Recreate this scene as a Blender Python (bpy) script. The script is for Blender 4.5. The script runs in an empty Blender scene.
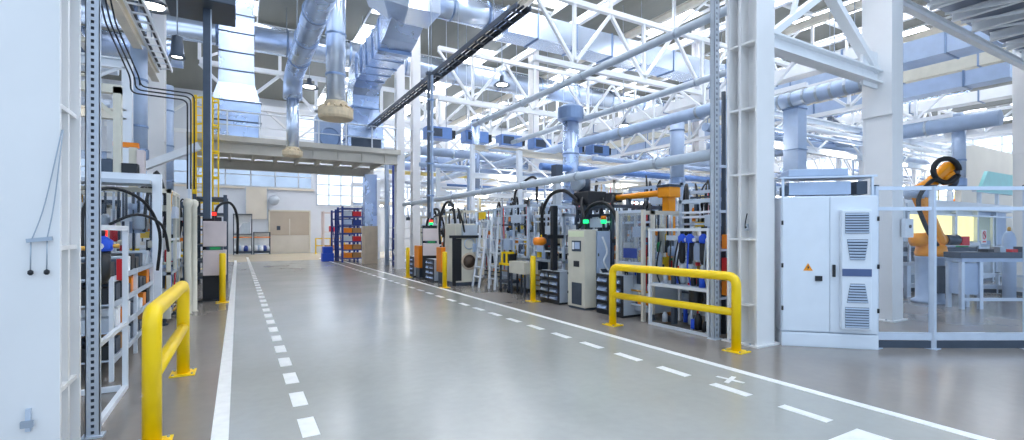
import bpy, math, random
from mathutils import Vector, Matrix
C = bpy.context.scene.collection
S = bpy.context.scene
PI = math.pi
rnd = random.Random(7)

# ------------------------------------------------------------------ materials
def lin(h):
    h = h.lstrip('#'); v = [int(h[i:i+2], 16)/255 for i in (0, 2, 4)]
    return tuple(c/12.92 if c <= .04045 else ((c+.055)/1.055)**2.4 for c in v)
MATS = {}
def mat(name, hexc, metal=0., rough=.5, var=.06, scale=6., bump=0., rvar=.08, stretch=(1, 1, 1), coat=0.):
    m = bpy.data.materials.new(name); m.use_nodes = True
    nt = m.node_tree; N = nt.nodes; L = nt.links
    b = N['Principled BSDF']
    tc = N.new('ShaderNodeTexCoord'); mp = N.new('ShaderNodeMapping'); nz = N.new('ShaderNodeTexNoise')
    mp.inputs['Scale'].default_value = stretch
    nz.inputs['Scale'].default_value = scale; nz.inputs['Detail'].default_value = 4
    L.new(tc.outputs['Object'], mp.inputs[0]); L.new(mp.outputs[0], nz.inputs['Vector'])
    c = lin(hexc)
    rp = N.new('ShaderNodeValToRGB')
    rp.color_ramp.elements[0].position = .3; rp.color_ramp.elements[1].position = .7
    rp.color_ramp.elements[0].color = (*[max(0, x*(1-var)) for x in c], 1)
    rp.color_ramp.elements[1].color = (*[min(1, x*(1+var)) for x in c], 1)
    L.new(nz.outputs['Fac'], rp.inputs['Fac']); L.new(rp.outputs['Color'], b.inputs['Base Color'])
    mr = N.new('ShaderNodeMapRange')
    mr.inputs['To Min'].default_value = max(.02, rough-rvar); mr.inputs['To Max'].default_value = min(1, rough+rvar)
    L.new(nz.outputs['Fac'], mr.inputs['Value']); L.new(mr.outputs['Result'], b.inputs['Roughness'])
    b.inputs['Metallic'].default_value = metal
    if coat: b.inputs['Coat Weight'].default_value = coat; b.inputs['Coat Roughness'].default_value = .1
    if bump:
        bp = N.new('ShaderNodeBump'); bp.inputs['Strength'].default_value = bump; bp.inputs['Distance'].default_value = .01
        L.new(nz.outputs['Fac'], bp.inputs['Height']); L.new(bp.outputs['Normal'], b.inputs['Normal'])
    MATS[name] = m
    return m
def emis(name, hexc, strength, grid=None):
    m = bpy.data.materials.new(name); m.use_nodes = True
    nt = m.node_tree; N = nt.nodes; L = nt.links; N.clear()
    o = N.new('ShaderNodeOutputMaterial'); e = N.new('ShaderNodeEmission')
    tc = N.new('ShaderNodeTexCoord'); nz = N.new('ShaderNodeTexNoise'); nz.inputs['Scale'].default_value = .8
    L.new(tc.outputs['Object'], nz.inputs['Vector'])
    rp = N.new('ShaderNodeValToRGB'); c = lin(hexc)
    rp.color_ramp.elements[0].position = .35; rp.color_ramp.elements[1].position = .65
    rp.color_ramp.elements[0].color = (*[x*.85 for x in c], 1); rp.color_ramp.elements[1].color = (*c, 1)
    L.new(nz.outputs['Fac'], rp.inputs['Fac']); L.new(rp.outputs['Color'], e.inputs['Color'])
    e.inputs['Strength'].default_value = strength
    L.new(e.outputs[0], o.inputs['Surface']); MATS[name] = m
    return m
def glass(name, hexc, opac=.12, rough=.03, white=.0):
    m = bpy.data.materials.new(name); m.use_nodes = True
    nt = m.node_tree; N = nt.nodes; L = nt.links; N.clear()
    o = N.new('ShaderNodeOutputMaterial'); t = N.new('ShaderNodeBsdfTransparent'); g = N.new('ShaderNodeBsdfGlossy'); d = N.new('ShaderNodeBsdfDiffuse')
    t.inputs['Color'].default_value = (*lin(hexc), 1); g.inputs['Roughness'].default_value = rough; d.inputs['Color'].default_value = (*lin('#dfe8f2'), 1)
    nz = N.new('ShaderNodeTexNoise'); nz.inputs['Scale'].default_value = 2.5
    tc = N.new('ShaderNodeTexCoord'); L.new(tc.outputs['Object'], nz.inputs['Vector'])
    mr = N.new('ShaderNodeMapRange'); mr.inputs['To Min'].default_value = white*.6; mr.inputs['To Max'].default_value = white*1.4
    L.new(nz.outputs['Fac'], mr.inputs['Value'])
    mx0 = N.new('ShaderNodeMixShader'); L.new(mr.outputs['Result'], mx0.inputs['Fac'])
    L.new(t.outputs[0], mx0.inputs[1]); L.new(d.outputs[0], mx0.inputs[2])
    mx = N.new('ShaderNodeMixShader'); mx.inputs['Fac'].default_value = opac
    L.new(mx0.outputs[0], mx.inputs[1]); L.new(g.outputs[0], mx.inputs[2]); L.new(mx.outputs[0], o.inputs['Surface'])
    MATS[name] = m
    return m

mat('white_paint', '#e4e9ef', 0, .42, .03, 3)
mat('column_paint', '#e9e8e7', 0, .4, .03, 1.5)
mat('truss_paint', '#eaecee', 0, .45, .04, 2)
mat('cabinet_paint', '#e3ebf4', 0, .38, .02, 5)
mat('cabinet_vent', '#a9b8cc', 0, .45, .03, 5)
mat('galvanised', '#c6d9f8', .72, .27, .05, 1.2, 0, .05)
mat('galvanised_bright', '#dbe8fc', .72, .22, .04, 1.0, 0, .04)
mat('seam_steel', '#8398b8', .8, .4, .08, 3)
mat('alu', '#cdd8e6', .45, .38, .06, 4)
mat('steel_grey', '#aab4c0', .5, .42, .08, 4)
mat('dark_steel', '#4a5462', .5, .45, .1, 5)
mat('black', '#1b1e24', 0, .45, .15, 8)
mat('rubber', '#15171c', 0, .55, .15, 10)
mat('yellow', '#ffd400', 0, .38, .02, 3, 0, .06)
mat('orange', '#f58a12', 0, .4, .05, 4)
mat('robot_orange', '#f89c08', 0, .38, .04, 4)
mat('red', '#d8242c', 0, .4, .06, 5)
mat('blue', '#1f55d6', 0, .4, .06, 5)
mat('rack_blue', '#27408f', 0, .45, .08, 5)
mat('teal', '#8fd0cf', 0, .4, .05, 3)
mat('green', '#1d9b52', 0, .4, .06, 5)
mat('beige', '#d9d2c4', 0, .5, .05, 3)
mat('machine_beige', '#d5d0bf', 0, .45, .05, 4)
mat('machine_grey', '#bcc5cf', .1, .45, .06, 4)
mat('machine_blue', '#b0c2dc', .1, .42, .06, 4)
mat('pink_beige', '#d9cbc9', 0, .45, .05, 4)
mat('collar_tan', '#dcc9a8', .1, .5, .12, 9)
mat('concrete_beige', '#c9b7a0', 0, .7, .08, 3)
mat('wall_white', '#d8dde5', 0, .6, .03, 1)
mat('wall_beige', '#d8d0c2', 0, .6, .05, 1)
mat('door_beige', '#b9ad9d', 0, .55, .05, 1.2)
mat('door_pale', '#cfcac0', 0, .55, .05, 1.2)
mat('deck', '#76776f', .1, .5, .10, .8, 0, .08, (4, .3, 1))
mat('deck_dark', '#7c8698', .2, .5, .10, .8, 0, .08, (4, .3, 1))
mat('mezz_paint', '#c9c4b9', 0, .5, .06, 2)
mat('cable', '#1d222c', 0, .5, .1, 9)
mat('box_card', '#b98a58', 0, .7, .08, 6)
mat('paper', '#f3f5f7', 0, .6, .03, 6)
mat('brass', '#c79a4b', .8, .35, .1, 6)
mat('pale_panel', '#e4e9c6', 0, .5, .05, 2)
mat('paint_line', '#f3f2ee', 0, .35, .07, 9)
glass('guard_clear', '#f8fafc', .016, .04, .004)
mat('slate', '#4d618c', 0, .4, .05, 5)
mat('brown', '#5f5044', 0, .5, .06, 5)
mat('unit_blue', '#6f92cc', .2, .4, .06, 4)
mat('pale_yellow', '#ecd98c', 0, .45, .05, 3)
glass('guard_hazy', '#eaf0f7', .07, .08, .15)
emis('sky_glass', '#f2f6ff', 10.5)
emis('window_glass', '#d9e8fc', 1.6)
emis('window_soft', '#b4cdee', .7)
emis('lamp_glow', '#fff6ea', 14.)
emis('led_green', '#22e07a', 1.6)
emis('led_red', '#ff3a30', 1.3)
emis('lamp_strip', '#fff8ec', 14.)  # bridge strip lamps, turned up as fill light for the hall
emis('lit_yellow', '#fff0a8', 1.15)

def floor_mat():
    m = bpy.data.materials.new('polished_concrete'); m.use_nodes = True
    nt = m.node_tree; N = nt.nodes; L = nt.links; b = N['Principled BSDF']
    tc = N.new('ShaderNodeTexCoord'); sp = N.new('ShaderNodeSeparateXYZ'); L.new(tc.outputs['Object'], sp.inputs[0])
    def gt(sock, v, w=.03):
        r = N.new('ShaderNodeMapRange'); r.inputs['From Min'].default_value = v-w; r.inputs['From Max'].default_value = v+w
        L.new(sock, r.inputs['Value']); return r.outputs['Result']
    def mul(a, bb):
        x = N.new('ShaderNodeMath'); x.operation = 'MULTIPLY'; L.new(a, x.inputs[0]); L.new(bb, x.inputs[1]); return x.outputs[0]
    def inv(a):
        x = N.new('ShaderNodeMath'); x.operation = 'SUBTRACT'; x.inputs[0].default_value = 1; L.new(a, x.inputs[1]); return x.outputs[0]
    lane = mul(gt(sp.outputs['X'], -.12), inv(gt(sp.outputs['X'], 5.0)))
    far = gt(sp.outputs['Y'], 29.5, .2)
    n1 = N.new('ShaderNodeTexNoise'); n1.inputs['Scale'].default_value = .7; n1.inputs['Detail'].default_value = 6
    n2 = N.new('ShaderNodeTexNoise'); n2.inputs['Scale'].default_value = 9; n2.inputs['Detail'].default_value = 5
    L.new(tc.outputs['Object'], n1.inputs['Vector']); L.new(tc.outputs['Object'], n2.inputs['Vector'])
    def mixc(f, a, bb):
        x = N.new('ShaderNodeMix'); x.data_type = 'RGBA'; L.new(f, x.inputs['Factor'])
        for s, v in (('A', a), ('B', bb)):
            sock = [i for i in x.inputs if i.name == s and i.type == 'RGBA'][0]
            if isinstance(v, str): sock.default_value = (*lin(v), 1)
            else: L.new(v, sock)
        return [o for o in x.outputs if o.type == 'RGBA'][0]
    c1 = mixc(n1.outputs['Fac'], '#9f9f99', '#b4b3ac')      # lane
    c2 = mixc(n1.outputs['Fac'], '#837c74', '#989088')      # sides
    c3 = mixc(n2.outputs['Fac'], '#c4b294', '#d2c4a8')
    c = mixc(lane, c2, c1); c = mixc(far, c, c3)
    fine = N.new('ShaderNodeMapRange'); fine.inputs['To Min'].default_value = .93; fine.inputs['To Max'].default_value = 1.07
    L.new(n2.outputs['Fac'], fine.inputs['Value'])
    mm = N.new('ShaderNodeVectorMath'); mm.operation = 'MULTIPLY'; L.new(c, mm.inputs[0])
    cb = N.new('ShaderNodeCombineXYZ')
    for i in range(3): L.new(fine.outputs['Result'], cb.inputs[i])
    L.new(cb.outputs[0], mm.inputs[1]); L.new(mm.outputs[0], b.inputs['Base Color'])
    r = N.new('ShaderNodeMapRange'); r.inputs['To Min'].default_value = .13; r.inputs['To Max'].default_value = .28
    L.new(n1.outputs['Fac'], r.inputs['Value']); L.new(r.outputs['Result'], b.inputs['Roughness'])
    b.inputs['Specular IOR Level'].default_value = .62
    bp = N.new('ShaderNodeBump'); bp.inputs['Strength'].default_value = .05; bp.inputs['Distance'].default_value = .01
    L.new(n2.outputs['Fac'], bp.inputs['Height']); L.new(bp.outputs['Normal'], b.inputs['Normal'])
    MATS['floor'] = m
floor_mat()

# ------------------------------------------------------------------ mesh builder
class B:
    def __init__(s): s.v = []; s.f = []; s.sm = []
    def add(s, vs, fs, smooth=False):
        o = len(s.v); s.v += [tuple(x) for x in vs]; s.f += [tuple(i+o for i in f) for f in fs]; s.sm += [smooth]*len(fs); return s
    def box(s, c, d, M=None):
        x, y, z = c; a, b, h = d[0]/2, d[1]/2, d[2]/2
        vs = [Vector((x+i*a, y+j*b, z+k*h)) for k in (-1, 1) for j in (-1, 1) for i in (-1, 1)]
        if M is not None: vs = [M @ v for v in vs]
        return s.add(vs, [(0, 2, 3, 1), (4, 5, 7, 6), (0, 1, 5, 4), (2, 6, 7, 3), (0, 4, 6, 2), (1, 3, 7, 5)])
    def bb(s, x0, x1, y0, y1, z0, z1): return s.box(((x0+x1)/2, (y0+y1)/2, (z0+z1)/2), (x1-x0, y1-y0, z1-z0))
    def sweep(s, pts, prof, smooth=True, up=None, cap=True):
        pts = [Vector(p) for p in pts]; n = len(prof); rings = []
        d0 = (pts[1]-pts[0]).normalized()
        u = Vector(up) if up else (Vector((0, 0, 1)) if abs(d0.z) < .9 else Vector((0, 1, 0)))
        side = d0.cross(u).normalized(); u = side.cross(d0).normalized()
        prev = d0
        for i, p in enumerate(pts):
            a = (pts[i]-pts[i-1]).normalized() if i else (pts[1]-pts[0]).normalized()
            b = (pts[i+1]-pts[i]).normalized() if i < len(pts)-1 else a
            # transport frame onto segment a
            q = prev.rotation_difference(a); side = q @ side; u = q @ u; prev = a
            t = (a+b)
            t = t.normalized() if t.length > 1e-6 else a
            k = max(.35, t.dot(a))
            ring = []
            for (x, y) in prof:
                off = side*x+u*y
                # project along a onto plane through p with normal t
                off2 = off - a*(off.dot(t)/a.dot(t)) if abs(a.dot(t)) > .3 else off
                ring.append(p+off2)
            rings.append(ring)
        vs = [v for r in rings for v in r]; fs = []
        for i in range(len(rings)-1):
            for j in range(n):
                k = (j+1) % n
                fs.append((i*n+j, i*n+k, (i+1)*n+k, (i+1)*n+j))
        s.add(vs, fs, smooth)
        if cap:
            o = len(s.v)-len(vs)
            s.f += [tuple(o+j for j in range(n))[::-1], tuple(o+(len(rings)-1)*n+j for j in range(n))]; s.sm += [False, False]
        return s
    def tube(s, pts, r, n=14): return s.sweep(pts, [(r*math.cos(2*PI*i/n), r*math.sin(2*PI*i/n)) for i in range(n)])
    def bar(s, p0, p1, w, h, up=None): return s.sweep([p0, p1], [(-w/2, -h/2), (w/2, -h/2), (w/2, h/2), (-w/2, h/2)], False, up)
    def path(s, pts, w, h, up=None): return s.sweep(pts, [(-w/2, -h/2), (w/2, -h/2), (w/2, h/2), (-w/2, h/2)], False, up)
    def ibeam(s, p0, p1, w, h, t=.02, up=None):
        a, b = w/2, h/2
        return s.sweep([p0, p1], [(-a, -b), (a, -b), (a, -b+t), (t/2, -b+t), (t/2, b-t), (a, b-t), (a, b), (-a, b), (-a, b-t), (-t/2, b-t), (-t/2, -b+t), (-a, -b+t)], False, up)
    def lathe(s, prof, c=(0, 0, 0), n=20, smooth=True, axis='z'):
        vs = []; fs = []; m = len(prof)
        for i in range(n):
            a = 2*PI*i/n
            for (r, z) in prof:
                p = (r*math.cos(a), r*math.sin(a), z)
                if axis == 'x': p = (p[2], p[0], p[1])
                if axis == 'y': p = (p[0], p[2], p[1])
                vs.append((c[0]+p[0], c[1]+p[1], c[2]+p[2]))
        for i in range(n):
            k = (i+1) % n
            for j in range(m-1): fs.append((i*m+j, k*m+j, k*m+j+1, i*m+j+1))
        s.add(vs, fs, smooth)
        o = len(s.v)-len(vs)
        for j in (() if prof[0] == prof[-1] else (0, m-1)):
            if prof[j][0] > 1e-5: s.f.append(tuple(o+i*m+j for i in range(n))); s.sm.append(False)
        return s
    def prism(s, poly, d, M=None):
        n = len(poly)
        vs = [Vector((x, 0, z)) for x, z in poly]+[Vector((x, d, z)) for x, z in poly]
        if M is not None: vs = [M @ v for v in vs]
        return s.add(vs, [tuple(range(n)), tuple(range(2*n-1, n-1, -1))]+[(i, i+n, (i+1) % n+n, (i+1) % n) for i in range(n)])
    def loft(s, rects):
        # rects: (cx,cy,z,wx,wy)
        vs = []; fs = []
        for (cx, cy, z, wx, wy) in rects: vs += [(cx-wx/2, cy-wy/2, z), (cx+wx/2, cy-wy/2, z), (cx+wx/2, cy+wy/2, z), (cx-wx/2, cy+wy/2, z)]
        m = len(rects)
        for i in range(m-1):
            for j in range(4):
                k = (j+1) % 4; fs.append((i*4+j, i*4+k, i*4+4+k, i*4+4+j))
        fs += [(3, 2, 1, 0), tuple(4*(m-1)+j for j in range(4))]
        return s.add(vs, fs)
    def mesh(s, name):
        me = bpy.data.meshes.new(name); me.from_pydata(s.v, [], s.f)
        me.polygons.foreach_set('use_smooth', s.sm)
        import bmesh
        bm = bmesh.new(); bm.from_mesh(me); bmesh.ops.recalc_face_normals(bm, faces=bm.faces[:]); bm.to_mesh(me); bm.free()
        me.update(); return me
def smooth_path(pts, n=5):
    pts = [Vector(p) for p in pts]; out = []
    P = [pts[0]]+pts+[pts[-1]]
    for i in range(1, len(P)-2):
        for k in range(n):
            t = k/n; a, b, c, d = P[i-1], P[i], P[i+1], P[i+2]
            out.append(.5*((2*b)+(c-a)*t+(2*a-5*b+4*c-d)*t*t+(3*b-a-3*c+d)*t**3))
    out.append(pts[-1]); return out
def round_corner(pts, r, n=5):
    pts = [Vector(p) for p in pts]; out = [pts[0]]
    for i in range(1, len(pts)-1):
        a = (pts[i-1]-pts[i]).normalized(); b = (pts[i+1]-pts[i]).normalized()
        p0 = pts[i]+a*r; p1 = pts[i]+b*r
        for k in range(n+1):
            t = k/n; out.append(p0*(1-t)**2+pts[i]*2*t*(1-t)+p1*t*t)
    out.append(pts[-1]); return out

# ------------------------------------------------------------------ scene objects
def bev(o, w, seg=2):
    m = o.modifiers.new('bevel', 'BEVEL'); m.width = w; m.segments = seg; m.limit_method = 'ANGLE'; return o
def mk(name, b, m, parent=None):
    me = b.mesh(name); me.materials.append(MATS[m]); o = bpy.data.objects.new(name, me); C.objects.link(o)
    if parent is not None: o.parent = parent
    return o
def part(t, name, b, m, label=None, bevel=0):
    o = mk(name, b, m, t)
    if label: o['label'] = label
    if bevel: bev(o, bevel)
    return o
def thing(name, label, cat, loc=(0, 0, 0), rz=0, group=None):
    o = bpy.data.objects.new(name, None); C.objects.link(o); o.empty_display_size = .1
    o.location = loc; o.rotation_euler = (0, 0, rz); o['label'] = label; o['category'] = cat; o['kind'] = 'thing'
    if group: o['group'] = group
    return o
def solo(name, label, cat, b, m, loc=(0, 0, 0), rz=0, group=None, bevel=0):
    o = mk(name, b, m); o.location = loc; o.rotation_euler = (0, 0, rz); o['label'] = label; o['category'] = cat; o['kind'] = 'thing'
    if group: o['group'] = group
    if bevel: bev(o, bevel)
    return o
def struct(name, b, m, parent=None, label=None):
    o = mk(name, b, m, parent)
    if parent is None:
        o['kind'] = 'structure'; o['label'] = label or name.replace('_', ' '); 
    return o
def dup(r, loc, rz=None, label=None, group=None):
    c = r.copy(); C.objects.link(c); c.location = loc
    if rz is not None: c.rotation_euler = (0, 0, rz)
    if label: c['label'] = label
    if group: c['group'] = group
    for ch in r.children:
        d = ch.copy(); C.objects.link(d); d.parent = c
        for g in ch.children:
            e = g.copy(); C.objects.link(e); e.parent = d
    return c
CH = {}
# picture geometry: camera 1.6 m above the floor, looking 29.7 degrees right of the aisle
F, TH, HZ = 480., math.radians(29.7), 232.
def ray(px): return math.tan(TH+math.atan((px-512)/F))        # X / Y for a picture column
def fwd(X, Y): return X*math.sin(TH)+Y*math.cos(TH)
def zat(X, Y, py): return 1.6+(HZ-py)*fwd(X, Y)/F
# ================================================================== SETTING
ORD = ['first', 'second', 'third', 'fourth', 'fifth', 'sixth', 'seventh', 'eighth', 'ninth', 'tenth', 'eleventh', 'twelfth', 'thirteenth', 'fourteenth', 'fifteenth', 'sixteenth', 'seventeenth', 'eighteenth', 'nineteenth', 'twentieth']
struct('floor', B().bb(-14, 61, -8, 41, -.2, 0), 'floor', label='polished grey concrete floor')
RZ = 11.5
k = 0
x = -16.6  # phase puts a skylight over the aisle for the upright duct to mirror
while x < 61:
    struct('ceiling', B().bb(x, min(x+4.3, 61) if x > -6 else x+5.8, 1.5, 41, RZ, RZ+.12), 'deck', label='corrugated roof deck between the skylights')
    if -6 < x and x+4.3 < 61:
        k += 1
        w = thing('window_%d' % (k+20), 'long roof skylight', 'window'); del w['category']; w['kind'] = 'structure'; w.location = (x+4.3, 0, RZ)
        sl = 1.5 if -2 < x+4.3 < 0 else 3.0  # shorter panes over the aisle, shaped to band the upright duct's reflection
        for i in range(9):
            y = 1.5+i*4.4
            struct('pane', B().bb(0, 1.5, y, y+sl, .1, .14), 'sky_glass', w)
            if i < 8: struct('added_deck_strip', B().bb(0, 1.5, y+sl, y+4.4, .06, .14), 'deck', w)  # solid panels added to break the skylight reflections on the ducts into bands
        b = B()
        for y in range(2, 42, 2): b.bb(0, 1.5, y-.04, y+.04, 0, .09)
        b.bb(0, .06, 1.5, 41, -.08, .09).bb(1.44, 1.5, 1.5, 41, -.08, .09)
        struct('frame', b, 'truss_paint', w)
    x += 5.8
# lower dark roof over the side bay beyond the second column
struct('ceiling_side_bay', B().bb(10.25, 34, -8, 4.2, 6.16, 6.26), 'deck_dark', label='dark corrugated roof of the low side bay')
struct('wall_far', B().bb(-14, 61, 40, 40.3, 0, RZ), 'wall_white', label='white far wall of the hall')
struct('wall_left', B().bb(-14.3, -14, -8, 40, 0, RZ), 'wall_white', label='white left wall of the hall')
struct('wall_right', B().bb(61, 61.3, -8, 40, 0, RZ), 'wall_white', label='white right wall of the hall')
def window(n, x0, x1, z0, z1, step, m='window_glass', axis='x', at=40.):
    w = bpy.data.objects.new('window_%d' % n, None); C.objects.link(w); w['kind'] = 'structure'; w['label'] = 'band of factory windows'
    def q(a0, a1, d0, d1, c0, c1):
        return (a0, a1, at-d1, at-d0, c0, c1) if axis == 'x' else ((at-d1, at-d0, a0, a1, c0, c1) if at > 0 else (at+d0, at+d1, a0, a1, c0, c1))
    struct('pane', B().bb(*q(x0, x1, 0, .03, z0, z1)), m, w)
    b = B(); a = x0
    while a <= x1+.01: b.bb(*q(a-.05, a+.05, .03, .10, z0-.05, z1+.05)); a += step
    nz = max(2, round((z1-z0)/.75))
    for i in range(nz+1):
        z = z0+(z1-z0)*i/nz; b.bb(*q(x0, x1, .03, .09, z-.04, z+.04))
    struct('frame', b, 'machine_grey', w)
window(1, -12, 4.9, 4.95, 6.6, 1.6, 'window_soft')
window(2, 5.3, 10.2, 3.7, 6.1, .9)
window(3, 11, 33, 3.0, 5.8, 1.5)
window(4, 34, 59, 3.0, 5.8, 1.5)
window(5, 4, 30, 7.3, 10.4, 2.0)
window(6, 31, 59, 7.3, 10.4, 2.0)
window(7, 6, 39, 3.0, 5.8, 1.5, 'window_glass', 'y', 61.)
window(8, 6, 39, 7.3, 10.4, 2.0, 'window_glass', 'y', 61.)
window(9, 2, 39, 3.0, 6.2, 1.5, 'window_glass', 'y', -14.)
window(10, 2, 39, 7.3, 10.4, 2.0, 'window_glass', 'y', -14.)
# big two tone door in the far wall
d = bpy.data.objects.new('door_1', None); C.objects.link(d); d['kind'] = 'structure'; d['label'] = 'large beige gate in the white far wall'; d.location = (0, 39.93, 0)
struct('leaf', B().bb(2.05, 4.75, 0, .06, 1.35, 3.15), 'door_beige', d)
struct('panel', B().bb(2.05, 4.75, 0, .06, .02, 1.34), 'door_pale', d)
struct('frame', B().bb(1.95, 2.05, -.05, .06, 0, 3.25).bb(4.75, 4.85, -.05, .06, 0, 3.25).bb(1.95, 4.85, -.05, .06, 3.15, 3.25), 'machine_beige', d)
struct('plate', B().bb(2.5, 2.75, -.03, 0, 1.75, 2.05), 'dark_steel', d)
struct('rail', B().bb(3.35, 3.42, -.02, 0, .3, 2.6), 'door_pale', d)
struct('trim_1', B().bb(.5, 1.85, 39.86, 40, 2.55, 4.75), 'wall_beige', label='pale shutter panel set in the far wall')
struct('trim_2', B().bb(.42, .5, 39.84, 40, 2.45, 4.85), 'machine_grey', label='grey edge of the shutter panel')
struct('trim_3', B().bb(1.85, 1.93, 39.84, 40, 2.45, 4.85), 'machine_grey', label='grey edge of the shutter panel')
struct('trim_4', B().bb(-14, 5.1, 39.85, 40, 4.75, 4.9), 'wall_beige', label='ledge along the far wall under the windows')
# painted floor lines
def paint(x0, x1, y0, y1, lab): struct('floor_marking', B().bb(x0, x1, y0, y1, 0, .003), 'paint_line', label=lab)
paint(-.185, -.065, -4, 31, 'solid white line along the left edge of the aisle')
paint(4.945, 5.055, -4, 31, 'solid white line along the right edge of the aisle')
for i in range(46): paint(.435, .565, .48+i*.755-.21, .48+i*.755+.21, 'short white dash of the dashed line left in the aisle')
for i in range(40):
    y = 2.40+i*.735
    paint(4.285, 4.395, y-.21, y+.21, 'short white dash of the dashed line right in the aisle')
paint(3.82, 4.37, 1.3, 2.0, 'white painted block on the aisle floor')
# small white arrow painted across the line
Mx = Matrix.Translation((4.62, 3.34, 0.0042)) @ Matrix.Rotation(math.radians(20), 4, 'Z')
struct('floor_marking', B().box((0, 0, 0), (.28, .05, .002), Mx), 'paint_line', label='stroke of a small white cross on the floor')
Mx = Matrix.Translation((4.62, 3.34, 0.0048)) @ Matrix.Rotation(math.radians(100), 4, 'Z')
struct('floor_marking', B().box((0, 0, 0), (.3, .05, .002), Mx), 'paint_line', label='stroke of a small white cross on the floor')

# ================================================================== STEEL COLUMNS
def column(x, y, label, w=.41, d=.47, h=RZ-.02, m='column_paint', base=True, web=True, name='steel_column', boxed=False):
    t = thing(name, label, 'column', (x, y, 0))           # x,y = near left corner
    part(t, 'flange', B().bb(0, w, 0, .035, .02, h), m, bevel=.004)
    part(t, 'flange', B().bb(0, w, d-.035, d, .02, h), m)
    part(t, 'web', B().bb(w*.5-.012, w*.5+.012, .035, d-.035, .02, h), m)
    if web:
        part(t, 'rib', B().bb(.02, w*.5-.012, d*.5+.02, d*.5+.06, .02, h), m)
        part(t, 'rib', B().bb(w*.5+.012, w-.02, d*.5+.02, d*.5+.06, .02, h), m)
    if boxed:
        part(t, 'side_plate', B().bb(.012, .03, .035, d-.035, .02, 3.74), m); part(t, 'side_plate', B().bb(-.02, .0, -.002, d+.002, 3.74, h), m); part(t, 'cap_strip', B().bb(-.03, .03, -.01, d+.01, 3.70, 3.74), m)
    z = .55
    while z < min(h, 7):
        part(t, 'stiffener', B().bb(.015, w*.5-.012, .035, d-.035, z, z+.03), m)
        part(t, 'stiffener', B().bb(w*.5+.012, w-.015, .035, d-.035, z, z+.03), m)
        z += .93
    if base:
        p = part(t, 'base_plate', B().bb(-.06, w+.06, -.05, d+.05, 0, .022), m)
        for bx_ in (-.035, w+.035):
            for by_ in (.08, d-.08): part(p, 'bolt', B().lathe([(.016, .022), (.016, .04), (.004, .044)], (bx_, by_, 0), 6, False), 'steel_grey')
    return t
column(-1.40, 4.1, 'huge pale steel column at the photo edge with a wire hanger on it')
column(6.25, 4.1, 'tall white steel column next to the right yellow barrier and the grey cabinet')
column(10.1, 4.06, 'tall white steel column behind the switch cabinet, inside the glazed fence', boxed=True)
column(18.2, 4.1, 'white steel column at the far right, seen over the glazed fence', boxed=True)
column(5.98, 20.6, 'white column carrying the front beam of the platform', .36, .36, web=False)
column(6.75, 20.75, 'white column close behind the one under the platform beam', .36, .36, web=False)
column(-2.3, 17.3, 'white column standing among the left machines', .42, .42, web=False)
column(13.0, 20.7, 'slim white column amid the distant right machines', .4, .4, web=False)
column(18.5, 15.0, 'slim white column behind the second steel column', .4, .4, web=False)
column(24.0, 26.0, 'thin white column in the far middle of the hall', .5, .5, web=False)
column(11.5, 30.0, 'thin white column in front of the far windows', .5, .5, web=False)
t = thing('steel_column', 'grey column with a tan lower cladding beside the blue rack', 'column', (5.5, 24.5, 0))
part(t, 'shaft', B().bb(0, .6, 0, .5, 1.9, 4.5), 'galvanised'); part(t, 'cladding', B().bb(-.03, .63, -.03, .53, 0, 1.9), 'concrete_beige', 'tan cladding')
# ================================================================== LATTICE BEAMS AND TRUSSES
def lattice(name, label, p0, p1, zb, zt, n, wc=.16, wm=.1, m='truss_paint', upper=None, cat='truss', verts=True):
    x0, y0 = p0; x1, y1 = p1
    t = thing(name, label, cat, (x0, y0, 0), math.atan2(y1-y0, x1-x0))
    L = math.hypot(x1-x0, y1-y0)
    part(t, 'bottom_chord', B().bar((0, 0, zb), (L, 0, zb), wc, wc), m); part(t, 'top_chord', B().bar((0, 0, zt), (L, 0, zt), wc, wc), m)
    if upper: part(t, 'upper_chord', B().bar((0, 0, upper), (L, 0, upper), wc, wc), m)
    for i in range(n):
        a, c, e = L*i/n, L*(i+.5)/n, L*(i+1)/n
        part(t, 'web_member', B().bar((a, 0, zt-wc/2), (c, 0, zb+wc/2), wm, wm), m); part(t, 'web_member', B().bar((c, 0, zb+wc/2), (e, 0, zt-wc/2), wm, wm), m)
        if verts: part(t, 'post', B().bar((c, 0, zb+wc/2), (c, 0, zt-wc/2), wm, wm), m)
        if upper: 
            part(t, 'hanger', B().bar((a, 0, zt+wc/2), (a, 0, upper-wc/2), wm, wm), m)
            if i % 2 == 0: part(t, 'brace', B().bar((a, .0, zt+wc/2), (e, 0, upper-wc/2), wm*.7, wm*.7), m)
    return t
lattice('roof_truss', 'nearest long white roof truss, in front of the square silver duct', (7.6, 12.0), (40, 12.0), 6.75, 8.75, 11, .16, .1, upper=11.3)
lattice('roof_truss', 'second white roof truss, behind the square silver duct', (6.9, 18.0), (52, 18.0), 6.9, 8.9, 15, .16, .1)
lattice('roof_truss', 'third white roof truss across the hall behind the big round duct', (-1.5, 25.5), (60, 25.5), 7.4, 9.2, 19, .2, .13, upper=11.3)
lattice('roof_truss', 'fourth white roof truss just before the far wall', (-6, 32.0), (60, 32.0), 7.2, 9.0, 18, .2, .13)
lattice('roof_truss', 'white roof truss over the left machines', (-12, 13.5), (-1.4, 13.5), 6.9, 8.9, 5, .18, .11, upper=11.3)
lattice('roof_truss', 'white roof truss halfway between the third and the fourth one', (7.2, 28.9), (58, 28.9), 6.6, 8.4, 17, .2, .12, upper=11.3)
lattice('roof_truss', 'white roof truss closest to the far wall windows', (6, 37.6), (60, 37.6), 6.4, 8.2, 18, .2, .13)
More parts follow.
